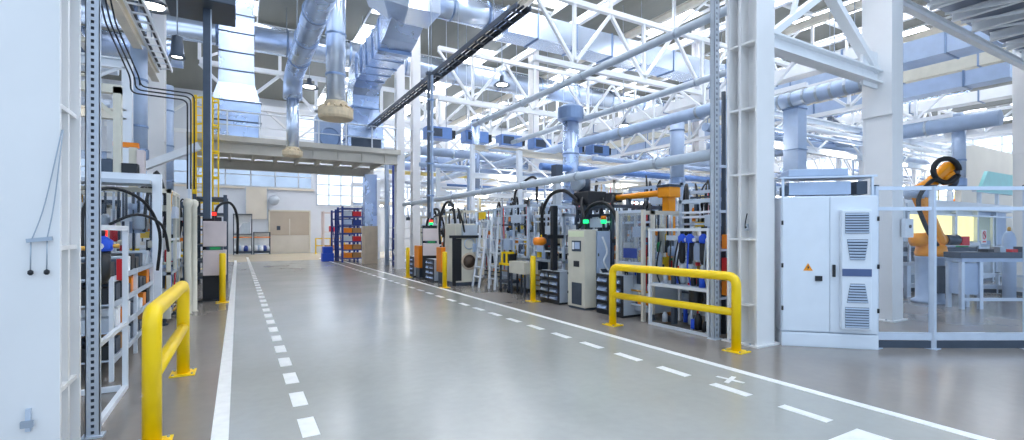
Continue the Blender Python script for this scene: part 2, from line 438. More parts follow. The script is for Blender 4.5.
for i_, gx in enumerate((12.4, 16.6, 21.2, 27.6)):
    lattice('lattice_girder', '%s white lattice girder running along the hall, counted from the aisle side' % ORD[i_], (gx, 6.8), (gx, 37.4), 5.3+.15*i_, 6.3+.15*i_, 15, .12, .08, cat='girder')
# strut frame between the two columns beside the cabinet
t = thing('column_strut', 'white braced strut from the near column to the column behind the cabinet', 'beam', (6.66, 4.3, 0))
part(t, 'beam', B().ibeam((0, 0, 4.42), (3.44, 0, 4.40), .22, .24, .03), 'truss_paint')
part(t, 'brace', B().bar((3.35, 0, 4.5), (.55, 0, 6.41), .16, .12), 'truss_paint')
part(t, 'brace', B().bar((0.02, 0, 4.40), (1.775, .0, 5.58), .14, .1), 'truss_paint'); part(t, 'top_beam', B().ibeam((0, 0, 6.5), (3.44, 0, 6.5), .2, .2, .03), 'truss_paint')
part(t, 'brace', B().bar((.75, 0, 4.85), (1.3, 0, 6.4), .06, .06), 'truss_paint')
part(t, 'gusset_plate', B().bb(2.9, 3.44, -.02, .02, 4.2, 4.85), 'truss_paint')
t = thing('side_bay_beam', 'long pale beam from the column behind the cabinet to the far right column', 'beam', (10.58, 4.25, 0))
part(t, 'beam', B().ibeam((0, 0, 5.94), (7.6, 0, 5.94), .13, .16, .03), 'truss_paint')
for i in range(9): part(t, 'brace_rod', B().bar((.8*i+.1, -.2, 5.96), (.8*i+1.6, -3.2, 5.96), .04, .04), 'truss_paint')
for i in range(16):
    solo('purlin', 'white purlin under the dark side bay roof, %s out from the column behind the cabinet' % ORD[i], 'beam',
         B().ibeam((0, -7.5, 0), (0, 4.12, 0), .11, .2, .02), 'truss_paint', (10.75+i*1.05, 0, 6.055), 0, 'purlins under the side bay roof')
# purlins of the main roof that run along the aisle
for i in range(10):
    solo('roof_purlin', 'pale roof purlin running along the hall, %s one out from the right column row' % ORD[i], 'beam',
         B().ibeam((0, 5, 0), (0, 39.5, 0), .2, .3, .03), ['beige', 'truss_paint'][i % 2], (9.75+i*2.9, 0, 10.6), 0, 'purlins under the main roof')

# ================================================================== PLATFORM (MEZZANINE)
t = thing('platform', 'beige steel platform bridging the aisle with a railing on top', 'platform', (0, 0, 0))
part(t, 'front_beam', B().ibeam((-1.6, 20.6, 4.72), (6.0, 20.6, 4.72), .22, .42, .04), 'mezz_paint')
part(t, 'rear_beam', B().ibeam((-1.6, 24.8, 4.62), (6.0, 24.8, 4.62), .22, .44, .04), 'mezz_paint')
part(t, 'deck', B().bb(-1.6, 6.1, 20.45, 25.0, 4.95, 5.03), 'mezz_paint')
for i in range(9): part(t, 'joist', B().bar((-1.2+i*.88, 20.75, 4.82), (-1.2+i*.88, 24.7, 4.82), .1, .2), 'mezz_paint')
part(t, 'edge_board', B().bb(-1.6, 6.1, 20.40, 20.45, 4.93, 5.14), 'mezz_paint')
for i in range(8): part(t, 'railing_post', B().bar((-1.4+i*1.05, 20.5, 5.03), (-1.4+i*1.05, 20.5, 6.05), .05, .05), 'white_paint')
part(t, 'handrail', B().tube([(-1.4, 20.5, 6.06), (5.95, 20.5, 6.06)], .03), 'white_paint')
part(t, 'knee_rail', B().tube([(-1.4, 20.5, 5.55), (5.95, 20.5, 5.55)], .02), 'white_paint')
for i in range(8): part(t, 'stiffener', B().bb(-1.2+i*.95-.015, -1.2+i*.95+.015, 20.48, 20.6, 4.54, 4.91), 'mezz_paint')
t = thing('fan_unit', 'pale blue fan housing box on the platform below the tan collar', 'fan', (3.35, 22.0, 5.035))
part(t, 'housing', B().bb(-.48, .48, -.5, .5, .06, 1.5), 'machine_blue'); part(t, 'inlet', B().lathe([(.35, -.62), (.42, -.62), (.42, -.5), (.35, -.5)], (0, 0, .55), axis='y'), 'seam_steel'); part(t, 'skid', B().bb(-.5, .5, -.55, .55, 0, .06), 'dark_steel')

# ================================================================== DUCTS
def circ(r, n=24): return [(r*math.cos(2*PI*i/n), r*math.sin(2*PI*i/n)) for i in range(n)]
def ring(c, r, axis, w=.06, t=.025): return B().lathe([(r, -w/2), (r+t, -w/2), (r+t, w/2), (r, w/2), (r, -w/2)], c, 24, False, axis)
def round_duct(label, p0, p1, r, seams, m='galvanised', hang=None, name='round_duct'):
    t = thing(name, label, 'duct', p0); p1 = Vector(p1)-Vector(p0); L = p1.length; d = p1.normalized()
    ax = 'x' if abs(d.x) > .9 else 'y' if abs(d.y) > .9 else 'z'
    part(t, 'shell', B().sweep([(0, 0, 0), p1], circ(r)), m)
    for i in range(seams):
        c = d*(L*(i+.5)/seams); part(t, 'seam_ring', ring(c, r-.004, ax), 'seam_steel')
        if hang and i % 2 == 0: part(t, 'hanger_rod', B().tube([(c.x, c.y, r), (c.x, c.y, RZ-p0[2])], .012, 6), 'steel_grey')
    return t
round_duct('huge round silver duct crossing the whole hall high behind the platform', (-10, 23.4, 9.95), (48, 23.4, 9.95), .58, 22, 'galvanised_bright', True)
round_duct('wide round silver duct leading right from the big elbow', (5.4, 14.7, 9.0), (8.0, 14.7, 9.0), .44, 2, 'galvanised_bright', True)
round_duct('dull round silver duct crossing above the left machines', (-10, 15.8, 8.35), (-.9, 15.8, 8.35), .62, 6, 'galvanised', True)
round_duct('second round duct crossing lower over the left machines', (-10, 19.4, 7.5), (-1.6, 19.4, 7.5), .42, 5, 'galvanised', True)
# square duct going right
def rect_ring(cx, cy, cz, wy, wz, t=.035, w=.05):  # ring around a duct running along x
    b = B()
    return b.sweep([(cx-w/2, cy, cz), (cx+w/2, cy, cz)], [(-wy/2-t, -wz/2-t), (wy/2+t, -wz/2-t), (wy/2+t, wz/2+t), (-wy/2-t, wz/2+t)], False, (0, 0, 1))
t = thing('square_duct', 'long square silver duct high above the right machines, behind the near truss', 'duct', (8.0, 14.7, 8.85))
part(t, 'shell', B().bb(.0, 30, -.45, .45, -.42, .42), 'galvanised_bright')
part(t, 'end_plate', B().bb(-.03, 0, -.5, .5, -.47, .47), 'galvanised_bright')
for i in range(17): part(t, 'seam', rect_ring(1.7*i+1.2, 0, 0, .9, .84), 'seam_steel')
for i in range(6): part(t, 'hanger_rod', B().tube([(1.7*3*i+1.5, 0, .42), (1.7*3*i+1.5, 0, RZ-8.85)], .012, 6), 'steel_grey')
# segmented rectangular elbow duct to the platform
t = thing('elbow_duct', 'big angular silver duct bending down to the platform in the middle', 'duct', (4.75, 0, 0))
pr = [(-.56, -.5), (.56, -.5), (.56, .5), (-.56, .5)]
part(t, 'shell', B().sweep([(.1, 15.0, 9.2), (0, 16.2, 8.55), (0, 17.0, 8.36), (0, 20.3, 8.36), (0, 21.1, 8.15), (0, 21.5, 7.6), (0, 21.5, 6.9)], pr, False, (0, 0, 1)), 'galvanised')
part(t, 'elbow', B().sweep([(.72, 14.7, 9.0), (.3, 14.7, 9.0), (-.1, 14.72, 9.0), (-.5, 14.85, 9.1), (-.85, 15.05, 9.35), (-1.0, 15.15, 9.9), (-1.0, 15.15, RZ)], [(-.62, -.62), (.62, -.62), (.62, .62), (-.62, .62)], False, (0, 0, 1)), 'galvanised_bright')
for y in (16.6, 17.5, 18.4, 19.3, 20.2):
    part(t, 'seam', B().sweep([(0, y-.025, 8.38), (0, y+.025, 8.38)], [(-.6, -.54), (.6, -.54), (.6, .54), (-.6, .54)], False, (0, 0, 1)), 'seam_steel')
part(t, 'hood', B().loft([(0, 21.5, 6.95, 1.1, 1.0), (0, 21.5, 6.25, 1.45, 1.2), (0, 21.5, 5.1, 1.5, 1.3)]), 'galvanised')
part(t, 'seam', B().bb(-.6, .6, 20.96, 22.04, 6.9, 6.96), 'seam_steel')
part(t, 'seam', B().bb(-.77, .77, 20.86, 22.14, 5.6, 5.65), 'seam_steel')
part(t, 'louvre', B().bb(-.62, .62, 20.80, 20.85, 5.12, 5.58), 'dark_steel', 'dark louvre at the foot')
# left vertical rectangular duct
t = thing('vertical_duct', 'broad upright silver duct standing on the left half of the platform', 'duct', (-.05, 21.6, 0))
part(t, 'shell', B().loft([(0, 0, 7.75, 1.18, 1.0), (0, 0, RZ, 1.18, 1.0)]), 'galvanised')
part(t, 'hood', B().loft([(0, 0, 5.03, 1.56, 1.2), (0, 0, 5.9, 1.62, 1.3), (0, 0, 6.55, 1.62, 1.34), (0, 0, 7.25, 1.22, 1.04), (0, 0, 7.75, 1.18, 1.0)]), 'galvanised')
for z in (7.75, 8.45, 9.2, 9.9, 10.7): part(t, 'seam', B().bb(-.62, .62, -.53, .53, z-.02, z+.02), 'dark_steel')
for z in (5.8, 6.55): part(t, 'seam', B().bb(-.84, .84, -.70, .70, z-.02, z+.02), 'dark_steel')
# aisle duct with drop pipe and tan collar
def collar(t, c, r, h=.3, m='collar_tan'):
    part(t, 'collar', B().lathe([(r*.6, h), (r*.66, h*.98), (r*.7, h*.66), (r, h*.52), (r, h*.12), (r*.92, 0), (r*.3, 0)], c, 28, False), m, 'tan slotted outlet collar')
    for i in range(14):
        a = 2*PI*i/14; part(t, 'collar_fin', B().bar((c[0]+r*.72*math.cos(a), c[1]+r*.72*math.sin(a), c[2]+h*.74), (c[0]+r*1.0*math.cos(a), c[1]+r*1.0*math.sin(a), c[2]+h*.58), r*.06, r*.1), m)
t = thing('aisle_duct', 'round silver duct hung lengthwise over the aisle, ending in a thin drop pipe', 'duct', (1.66, 0, 7.0))
part(t, 'shell', B().sweep([(0, 7.5, 0), (0, 17.6, 0), (0, 18.15, -.06), (0, 18.42, -.35), (0, 18.45, -.75)], circ(.31)), 'galvanised')
for y in (9, 10.8, 12.6, 14.4, 16.2): part(t, 'seam_ring', ring((0, y, 0), .306, 'y'), 'seam_steel')
for y in (10, 14, 17): part(t, 'hanger_rod', B().tube([(0, y, .3), (0, y, RZ-7)], .012, 6), 'steel_grey')
part(t, 'drop_pipe', B().sweep([(0, 18.45, -.7), (0, 18.45, -2.45)], circ(.2, 18)), 'galvanised_bright')
collar(t, (0, 18.45, -2.75), .33, .32)
t = thing('drop_duct', 'upright silver pipe over the aisle with a wide tan collar at its foot', 'duct', (2.52, 15.0, 4.95))
part(t, 'shell', B().sweep([(0, 0, .3), (0, 0, RZ-4.95)], circ(.28)), 'galvanised_bright')
for z in (1.3, 2.5, 3.7, 4.9): part(t, 'seam_ring', ring((0, 0, z), .277, 'z'), 'seam_steel')
collar(t, (0, 0, 0), .5, .52)
# other drop ducts
def drop(label, x, y, z0, r, top, m='galvanised', col=True, sq=False):
    t = thing('drop_duct', label, 'duct', (x, y, z0))
    if sq: part(t, 'shell', B().bb(-r, r, -r, r, .25, top-z0), m)
    else: part(t, 'shell', B().sweep([(0, 0, .25), (0, 0, top-z0)], circ(r, 18)), m)
    n = int((top-z0)/1.1)
    for i in range(n):
        z = .8+i*1.1
        part(t, 'seam', (B().bb(-r-.02, r+.02, -r-.02, r+.02, z, z+.03) if sq else ring((0, 0, z), r-.003, 'z', .05, .02)), 'seam_steel')
    if col: collar(t, (0, 0, 0), r*1.6, .28)
    else: part(t, 'outlet', B().lathe([(r*.9, 0), (r*1.15, .05), (r*1.15, .25), (r*.9, .3)], (0, 0, 0), 20, False), 'seam_steel')
drop('pale blue square drop duct with tan collar above the switch cabinet', 13.1, 7.5, 3.0, .2, 5.2, 'machine_blue', True, True)
drop('slim round drop duct over the robot cell', 18.4, 5.75, 2.9, .16, 4.9, 'machine_blue', False)
drop('fat upright silver duct over the middle machine row', 10.05, 13.5, 2.4, .28, 5.4, 'galvanised', False)
drop('upright silver duct between the robots and the pipe bridge', 13.2, 11.6, 3.2, .24, 5.6, 'machine_blue', False)
drop('twin upright duct deep behind the yellow gantry', 20.5, 15.8, 3.4, .3, 6.0, 'machine_blue', False)
drop('distant upright silver duct over the far right machines', 27, 11.5, 3.4, .3, 6.4, 'machine_blue', False)
drop('small upright duct beyond the platform column', 9.0, 19.0, 3.2, .2, 6.5, 'galvanised', False)
drop('pale blue upright duct right of the white column among the left machines', -1.95, 18.5, 2.4, .18, 6.2, 'machine_blue', False)
drop('pale blue upright duct left of the white column among the left machines', -2.05, 14.3, 3.3, .17, 6.0, 'machine_blue', False)
for i in range(6):
    t = thing('fan_coil', 'blue hung heater box, %s from the aisle in the row over the machines' % ORD[i], 'heater', (7.4+i*1.75, 19.4, 5.55), 0, 'hung heater boxes')
    part(t, 'case', B().bb(-.55, .55, -.3, .3, 0, .5), 'unit_blue', bevel=.02); part(t, 'grille', B().bb(-.45, .1, -.32, -.3, .08, .42), 'dark_steel'); part(t, 'end_cap', B().bb(.55, .75, -.2, .2, .08, .42), 'black')
    for sx in (-.4, .4): part(t, 'hanger_rod', B().tube([(sx, 0, .5), (sx, 0, RZ-5.55)], .012, 6), 'steel_grey')
solo('crane_beam', 'pale yellow crane beam crossing the hall below the heater boxes', 'beam', B().ibeam((0, 0, 0), (26, 0, 0), .16, .22, .03), 'pale_yellow', (7.3, 22.5, 5.6))
solo('crane_beam', 'second pale yellow crane beam crossing further back', 'beam', B().ibeam((0, 0, 0), (30, 0, 0), .16, .22, .03), 'pale_yellow', (8.0, 30.2, 5.4))
# tank shaped drum on top of the fat duct
solo('duct_drum', 'dark silver drum cap on the fat upright duct over the middle machines', 'duct', B().lathe([(.25, 0), (.45, .1), (.45, .5), (.3, .6)], (0, 0, 0), 20, False), 'seam_steel', (10.05, 13.5, 5.4))
# ================================================================== PIPES ALONG AND ACROSS THE HALL
def pipe(label, pts, r, m, clamps=0, name='pipe', cat='pipe', n=14):
    p0 = Vector(pts[0]); t = thing(name, label, cat, p0)
    pl = [Vector(p)-p0 for p in pts]; part(t, 'tube', B().tube(pl, r, n), m)
    a, b = pl[0], pl[-1]
    for i in range(clamps):
        c = a.lerp(b, (i+.5)/clamps); d = (b-a).normalized()
        part(t, 'clamp', B().sweep([c-d*.03, c+d*.03], circ(r+.02, 12), False), 'steel_grey')
    return t
pipe('long light grey pipe bridging the machine row at head height, ending at the slotted post', [(6.25, 4.80, 2.78), (6.25, 20.4, 2.78)], .085, 'machine_grey', 7)
pipe('diagonal looking pale pipe running high along the hall across the square duct', [(8.9, 6.1, 6.25), (8.9, 34, 6.25)], .1, 'machine_grey', 8)
pipe('second pale pipe running high along the hall below the square duct', [(10.9, 7.3, 5.7), (10.9, 33, 5.7)], .095, 'machine_grey', 8)
pipe('thick blue grey pipe running along the hall over the robots', [(10.4, 7.0, 4.72), (10.4, 30, 4.72)], .15, 'machine_blue', 8)
pipe('thick blue grey pipe running behind the switch cabinet towards the right column', [(18.2, 4.8, 4.75), (18.2, 34, 4.75)], .22, 'machine_blue', 9)
pipe('blue grey pipe high between the two right columns', [(12.9, 5.6, 5.15), (12.9, 8.6, 5.15)], .2, 'machine_blue', 9)
pipe('silver pipe running across the hall above the far machines', [(7.2, 27, 5.4), (58, 27, 5.4)], .25, 'galvanised', 10)
pipe('second silver pipe running across the hall under the far windows', [(8, 34, 6.4), (58, 34, 6.4)], .25, 'machine_blue', 10)
pipe('thin blue pipe loop over the middle machines', round_corner([(6.4, 18.8, 4.35), (8.6, 18.8, 4.35), (8.6, 18.8, 1.4)], .2), .09, 'machine_blue')
pipe('thick blue duct pipe across behind the hanging strut', [(7.3, 21.3, 5.35), (20, 21.3, 5.35)], .2, 'machine_blue', 4)
pipe('pale pipe running along the hall far right', [(26, 8, 6.3), (26, 38, 6.3)], .25, 'machine_blue', 8)
pipe('pale pipe running along the hall further right near the roof', [(30, 9, 8.0), (30, 38, 8.0)], .3, 'galvanised', 8)
# perpendicular duct bands deep in the hall
for i, (x0, x1, y, z, r) in enumerate([(9, 44, 29.5, 6.2, .35), (14, 50, 22.5, 6.4, .3), (12, 46, 36.5, 6.9, .4)]):
    round_duct('%s distant silver duct crossing the hall on the right' % ['lower', 'nearer', 'farthest'][i], (x0, y, z), (x1, y, z), r, 12)
# square service ducts along the hall on the right
def long_duct(label, x, y0, y1, z, w, h, m):
    t = thing('service_duct', label, 'duct', (x, y0, z)); L = y1-y0
    part(t, 'shell', B().bb(-w/2, w/2, 0, L, -h/2, h/2), m)
    for i in range(int(L/2.2)): part(t, 'seam', B().sweep([(0, 1+2.2*i, 0), (0, 1.05+2.2*i, 0)], [(-w/2-.025, -h/2-.025), (w/2+.025, -h/2-.025), (w/2+.025, h/2+.025), (-w/2-.025, h/2+.025)], False, (0, 0, 1)), 'seam_steel')
    for i in range(3): part(t, 'hanger_rod', B().tube([(0, L*(i+.4)/3, h/2), (0, L*(i+.4)/3, RZ-z)], .014, 6), 'steel_grey')
long_duct('wide blue grey service duct running along the hall right of the column behind the cabinet', 17.9, 4.72, 36, 7.0, .9, .6, 'machine_blue')
long_duct('lower blue grey service duct running along the hall next to the wide one', 19.6, 4.9, 36, 6.3, .6, .45, 'machine_blue')
long_duct('beige service duct running along the hall under the right roof', 22.6, 5.4, 36, 7.6, .8, .5, 'machine_beige')
long_duct('white service duct running along the hall under the right roof', 15.2, 6.2, 36, 6.6, .5, .35, 'truss_paint')
long_duct('small white service duct deep on the right beyond the beige one', 25.3, 6.2, 37, 6.9, .6, .4, 'truss_paint')
# pipe bridges that cross the hall above the machines
def bridge(label, y, x0, x1, z0, z1, seed):
    R = random.Random(seed); t = thing('pipe_bridge', label, 'pipe bridge', (x0, y, 0)); L = x1-x0
    n = max(2, int(L/5.5)); PM = ['white_paint', 'machine_blue', 'alu', 'white_paint', 'machine_beige', 'galvanised', 'steel_grey', 'unit_blue', 'pale_yellow']
    for i in range(n+1): part(t, 'post', B().bb(L*i/n-.08, L*i/n+.08, -.08, .08, 0, z1+.1), 'white_paint')
    for z in (z0, z1): part(t, 'beam', B().ibeam((0, 0, z), (L, 0, z), .16, .2, .03), R.choice(['white_paint', 'machine_blue', 'beige']))
    m = int(L/1.4)
    for i in range(m):
        a = L*i/m; part(t, 'web_member', B().bar((a, 0, z0), (a+L/m, 0, z1) if i % 2 else (a+L/m, 0, z0), .05, .05) if i % 2 else B().bar((a, 0, z1), (a+L/m, 0, z0), .05, .05), 'white_paint')
    for i in range(7):
        zz = z0+(z1-z0)*R.random()+.12; yy = R.uniform(-.9, .9); r = R.choice([.03, .05, .05, .08, .12]); mm = R.choices(PM, [4, 3, 2, 4, 2, 3, 2, 1, 1])[0]
        a0 = R.uniform(0, L*.2); a1 = L-R.uniform(0, L*.2)
        part(t, 'pipe', B().tube([(a0, yy, zz), (a1, yy, zz)], r, 10), mm)
    for i in range(m):
        a = R.uniform(.2, L-.2); dz = R.uniform(.4, 1.3); yy = R.uniform(-.6, .6); mm = R.choice(PM)
        part(t, 'drop_pipe', B().tube([(a, yy, z0-dz), (a, yy, z0+.1)], R.choice([.02, .03, .05]), 8), mm)
        if R.random() < .6: part(t, 'valve_box', B().box((a, yy, z0-dz-.1), (R.uniform(.12, .4), .2, R.uniform(.12, .3))), R.choice(['white_paint', 'dark_steel', 'unit_blue', 'machine_beige', 'orange', 'yellow', 'machine_grey']))
    for i in range(max(2, int(L/3))):
        a = L*(i+.5)/max(2, int(L/3)); part(t, 'strip_lamp', B().bb(a-.6, a+.6, -.35, -.25, z0-.14, z0-.06), 'lamp_strip', 'glowing strip lamp')
    for i in range(4):
        a = R.uniform(0, L); part(t, 'cross_arm', B().bar((a, -1.0, z1), (a, 1.0, z1), .08, .1), 'white_paint')
bridge('nearest white pipe bridge over the machines behind the fat upright duct', 14.22, 8.4, 24, 3.4, 4.3, 1)
bridge('white pipe bridge just left of the robot cell columns', 8.25, 11.3, 25.5, 4.1, 5.0, 2)
bridge('second white pipe bridge over the machines', 16.95, 7.9, 30, 3.8, 4.9, 3)
bridge('third white pipe bridge over the machines', 19.85, 7.6, 34, 3.3, 4.4, 4)
bridge('fourth white pipe bridge over the machines', 22.75, 11.0, 38, 4.0, 5.2, 5)
bridge('fifth white pipe bridge over the machines', 28.6, 7.2, 42, 3.3, 4.6, 6)
bridge('last white pipe bridge before the far windows', 35.2, 7.0, 46, 3.6, 5.0, 7)
bridge('right hand white pipe bridge far behind the robot', 11.0, 22.5, 44, 3.9, 5.1, 8)
bridge('white pipe bridge over the left machines behind the caged ladder', 16.2, -9, -2.9, 3.6, 4.8, 9)
bridge('nearer white pipe bridge over the left machines', 12.0, -8, -1.9, 3.9, 4.9, 10)
# ladder cage trays
def tray(label, x, y0, y1, z, w=.4, m='dark_steel', cables=3, rung=.45, hang=(9.5, 12, 13.6)):
    t = thing('cable_tray', label, 'cable tray', (x, y0, z)); L = y1-y0
    for s in (-1, 1): part(t, 'side_rail', B().bar((s*w/2, 0, 0), (s*w/2, L, 0), .03, .1), m)
    n = min(60, int(L/rung))
    for i in range(n): part(t, 'rung', B().bar((-w/2, (i+.5)*L/n, -.03), (w/2, (i+.5)*L/n, -.03), .04, .03), m)
    for i in range(cables): part(t, 'cable', B().tube([(-w/3+i*w*.66/max(1, cables-1), .02, .01), (-w/3+i*w*.66/max(1, cables-1), L-.02, .01)], .028, 7), 'cable')
    for hy in hang: part(t, 'hanger_rod', B().tube([(0, hy-y0, 0), (0, hy-y0, RZ-z)], .012, 6), 'steel_grey')
    return t
tray('dark cable tray running high along the right side of the aisle', 4.95, 8.2, 24, 6.1, .32, hang=(9.5, 11.5, 13.5, 22.5))
tray('white ladder shaped cable tray over the left machines', -1.72, 6.2, 16, 6.0, .3, 'white_paint', 2)
solo('crane_rail', 'beige beam running lengthwise above the left machines', 'beam', B().ibeam((0, 6.2, 0), (0, 17, 0), .18, .3, .03), 'beige', (-2.05, 0, 6.05))
solo('crane_rail', 'pale rail hung lengthwise at the far left over the shelves', 'beam', B().ibeam((0, 7.2, 0), (0, 17, 0), .12, .2, .02), 'truss_paint', (-3.4, 0, 6.4))
t = thing('cable_bundle', 'bundle of black cables bending from the left tray down to the machine', 'cable', (0, 0, 0))
for i, dx in enumerate((0, .07, .14)):
    P0 = [(-2.05+dx, 9.6, 5.98), (-2.02+dx, 10.2, 5.7), (-1.98+dx, 10.6, 5.2), (-1.76+dx, 11.4, 4.5), (-1.76+dx, 11.4, 4.22+dx), (-.87+dx*.8, 11.4, 4.2+dx), (-.87+dx*.8, 11.4, 2.45)]
    part(t, 'cable', B().tube(round_corner(P0, .12), .014, 8), 'cable')
# lamps
def lamp(label, x, y, z, r=.26):
    t = thing('high_bay_lamp', label, 'lamp', (x, y, z), 0, 'bell shaped lamps under the roof')
    part(t, 'shade', B().lathe([(.05, .42), (.09, .4), (.1, .2), (r*.75, .1), (r, 0), (r-.02, 0), (r*.7, .08), (.08, .18)], (0, 0, 0), 20), 'dark_steel')
    part(t, 'bulb', B().lathe([(.02, .12), (r*.6, .06), (r*.62, .03), (.02, .01)], (0, 0, 0), 16), 'lamp_glow')
    part(t, 'rod', B().tube([(0, 0, .4), (0, 0, RZ-z)], .012, 6), 'steel_grey')
    return t
lamp('dark bell lamp hanging above the left machines beside the tray', -1.0, 11.0, 4.88, .14)
lamp('bell lamp glowing between the two aisle ducts', 2.7, 22.6, 7.9, .4)
lamp('bell lamp glowing high at the top left corner', -1.62, 13.15, 6.55, .32)
lamp('bell lamp over the far machines beyond the tray', 9.4, 17.3, 7.6, .35)
lamp('bell lamp over the middle machine row', 14.6, 15.8, 6.2, .35)
lamp('bell lamp deep in the hall behind the two columns', 21.0, 10.6, 6.0, .35)
# hanging struts
def slot_post(label, x, y, z0, z1, w=.09, d=.06, m='alu', pitch=.05, name='slotted_post', rz=0):
    t = thing(name, label, 'post', (x, y, z0), rz); H = z1-z0
    b = B().bb(-w/2, w/2, d-.006, d, 0, H).bb(-w/2, -w/2+.006, 0, d, 0, H).bb(w/2-.006, w/2, 0, d, 0, H)
    b.bb(-w/2, -w*.12, 0, .006, 0, H).bb(w*.12, w/2, 0, .006, 0, H)
    n = int(H/pitch)
    for i in range(n+1): b.bb(-w*.12, w*.12, 0, .006, i*pitch, min(H, i*pitch+pitch*.5))
    part(t, 'channel', b, m)
    part(t, 'slot_shade', B().bb(-w/2+.008, w/2-.008, .02, .024, 0.01, H-.01), 'dark_steel', 'dark sheet in place of the shade inside the slots')  # dark sheet stands in for shade inside the hollow channel
    if z0 < .05: part(t, 'foot', B().bb(-w*.8, w*.8, -.03, d+.03, 0, .012), m)
    return t
slot_post('slotted metal post rising past the big pale left column', -.985, 4.86, 0, 8.2, .088, .05)
slot_post('slotted grey post at the corner of the white rack next to the right barrier', 6.20, 4.70, 0, 8.5, .11, .08, 'machine_grey', .08)
t = thing('roof_strut', 'dark slim post hanging down beside the yellow ladder with a grey box on top', 'post', (-.6, 12.5, 0))
part(t, 'pole', B().bb(-.07, .07, -.05, .05, 1.9, 6.5), 'dark_steel'); part(t, 'edge', B().bb(.07, .09, -.05, .05, 1.9, 6.5), 'alu'); part(t, 'box', B().bb(-.75, .55, -.5, .8, 6.5, 7.0), 'dark_steel', 'dark grey box', .02); part(t, 'hanger_rod', B().tube([(0, 0, 7), (0, 0, RZ)], .03, 8), 'steel_grey')
t = thing('roof_strut', 'blue grey twin post dropping from the cable tray to the middle machines', 'post', (4.7, 12.9, 0))
part(t, 'pole', B().bb(-.07, -.02, -.05, .05, 2.0, 6.05), 'dark_steel'); part(t, 'pole', B().bb(.03, .08, -.05, .05, 2.0, 6.05), 'machine_blue'); 
for z in (2.6, 3.5, 4.4, 5.3): part(t, 'clip', B().bb(-.09, .1, -.06, .06, z, z+.05), 'seam_steel')
part(t, 'head', B().bb(-.12, .35, -.06, .06, 6.03, 6.1), 'dark_steel')
# yellow caged ladder beside the platform
t = thing('caged_ladder', 'yellow caged ladder climbing to the platform on the left', 'ladder', (-1.05, 20.1, 0))
for xx in (-.25, .25): part(t, 'stile', B().bar((xx, 0, 0), (xx, 0, 6.4), .09, .09), 'yellow')
for i in range(20): part(t, 'rung', B().bar((-.25, 0, .3+i*.3), (.25, 0, .3+i*.3), .03, .03), 'yellow')
for z in (2.6, 3.5, 4.4, 5.3, 6.2):
    part(t, 'hoop', B().path([(-.25, -.02, z), (-.3, -.35, z), (0, -.65, z), (.45, -.5, z), (.45, -.15, z), (.27, 0, z)], .05, .06, (0, 0, 1)), 'yellow')
for (xx, yy) in ((0, -.65), (.45, -.5), (-.3, -.35)): part(t, 'cage_bar', B().bar((xx, yy, 2.6), (xx, yy, 6.2), .05, .03), 'yellow')
# ================================================================== BARRIERS AND BOLLARDS
def barrier(label, x0, y0, x1, y1):
    L = math.hypot(x1-x0, y1-y0); t = thing('safety_barrier', label, 'barrier', (x0, y0, 0), math.atan2(y1-y0, x1-x0)); r = .062
    part(t, 'hoop', B().tube(round_corner([(0, 0, .015), (0, 0, 1.0), (L, 0, 1.0), (L, 0, .015)], .13, 7), r, 20), 'yellow')
    part(t, 'mid_rail', B().tube([(.03, 0, .52), (L-.03, 0, .52)], r*.86, 18), 'yellow')
    for x in (0, L):
        p = part(t, 'base_plate', B().bb(x-.14, x+.14, -.12, .12, 0, .014), 'yellow', bevel=.004)
        for sx in (-.1, .1):
            for sy in (-.09, .09): part(p, 'bolt', B().lathe([(.012, .014), (.012, .026), (.003, .028)], (x+sx, sy, 0), 6, False), 'steel_grey')
    return t
barrier('yellow tubular safety barrier at the right of the aisle before the white rack', 5.80, 4.10, 5.60, 6.32)
barrier('yellow tubular safety barrier at the left front beside the white frame', -.56, 4.45, -.54, 6.55)
def bollard(label, x, y, h=1.05, r=.065):
    t = thing('bollard', label, 'bollard', (x, y, 0), 0, 'yellow bollards along the aisle')
    part(t, 'post', B().lathe([(r, .012), (r, h-.03), (r*.8, h), (.01, h+.003)], (0, 0, 0), 18), 'yellow'); p = part(t, 'base_plate', B().bb(-.13, .13, -.13, .13, 0, .012), 'yellow')
    for sx in (-.1, .1):
        for sy in (-.1, .1): part(p, 'bolt', B().lathe([(.012, .012), (.012, .024), (.003, .026)], (sx, sy, 0), 6, False), 'steel_grey')
bollard('lone yellow bollard before the middle machines, between ladder and tall beige control box', 5.92, 9.4)
bollard('yellow bollard left of the aisle before the beige pendant box', -.31, 12.75, 1.12)
bollard('yellow bollard in front of the orange panel, nearer of the pair by the pendant', 5.16, 12.95, 1.03)
bollard('yellow bollard beside the white platform column, farther of the pair by the pendant', 5.22, 16.6, 1.05)

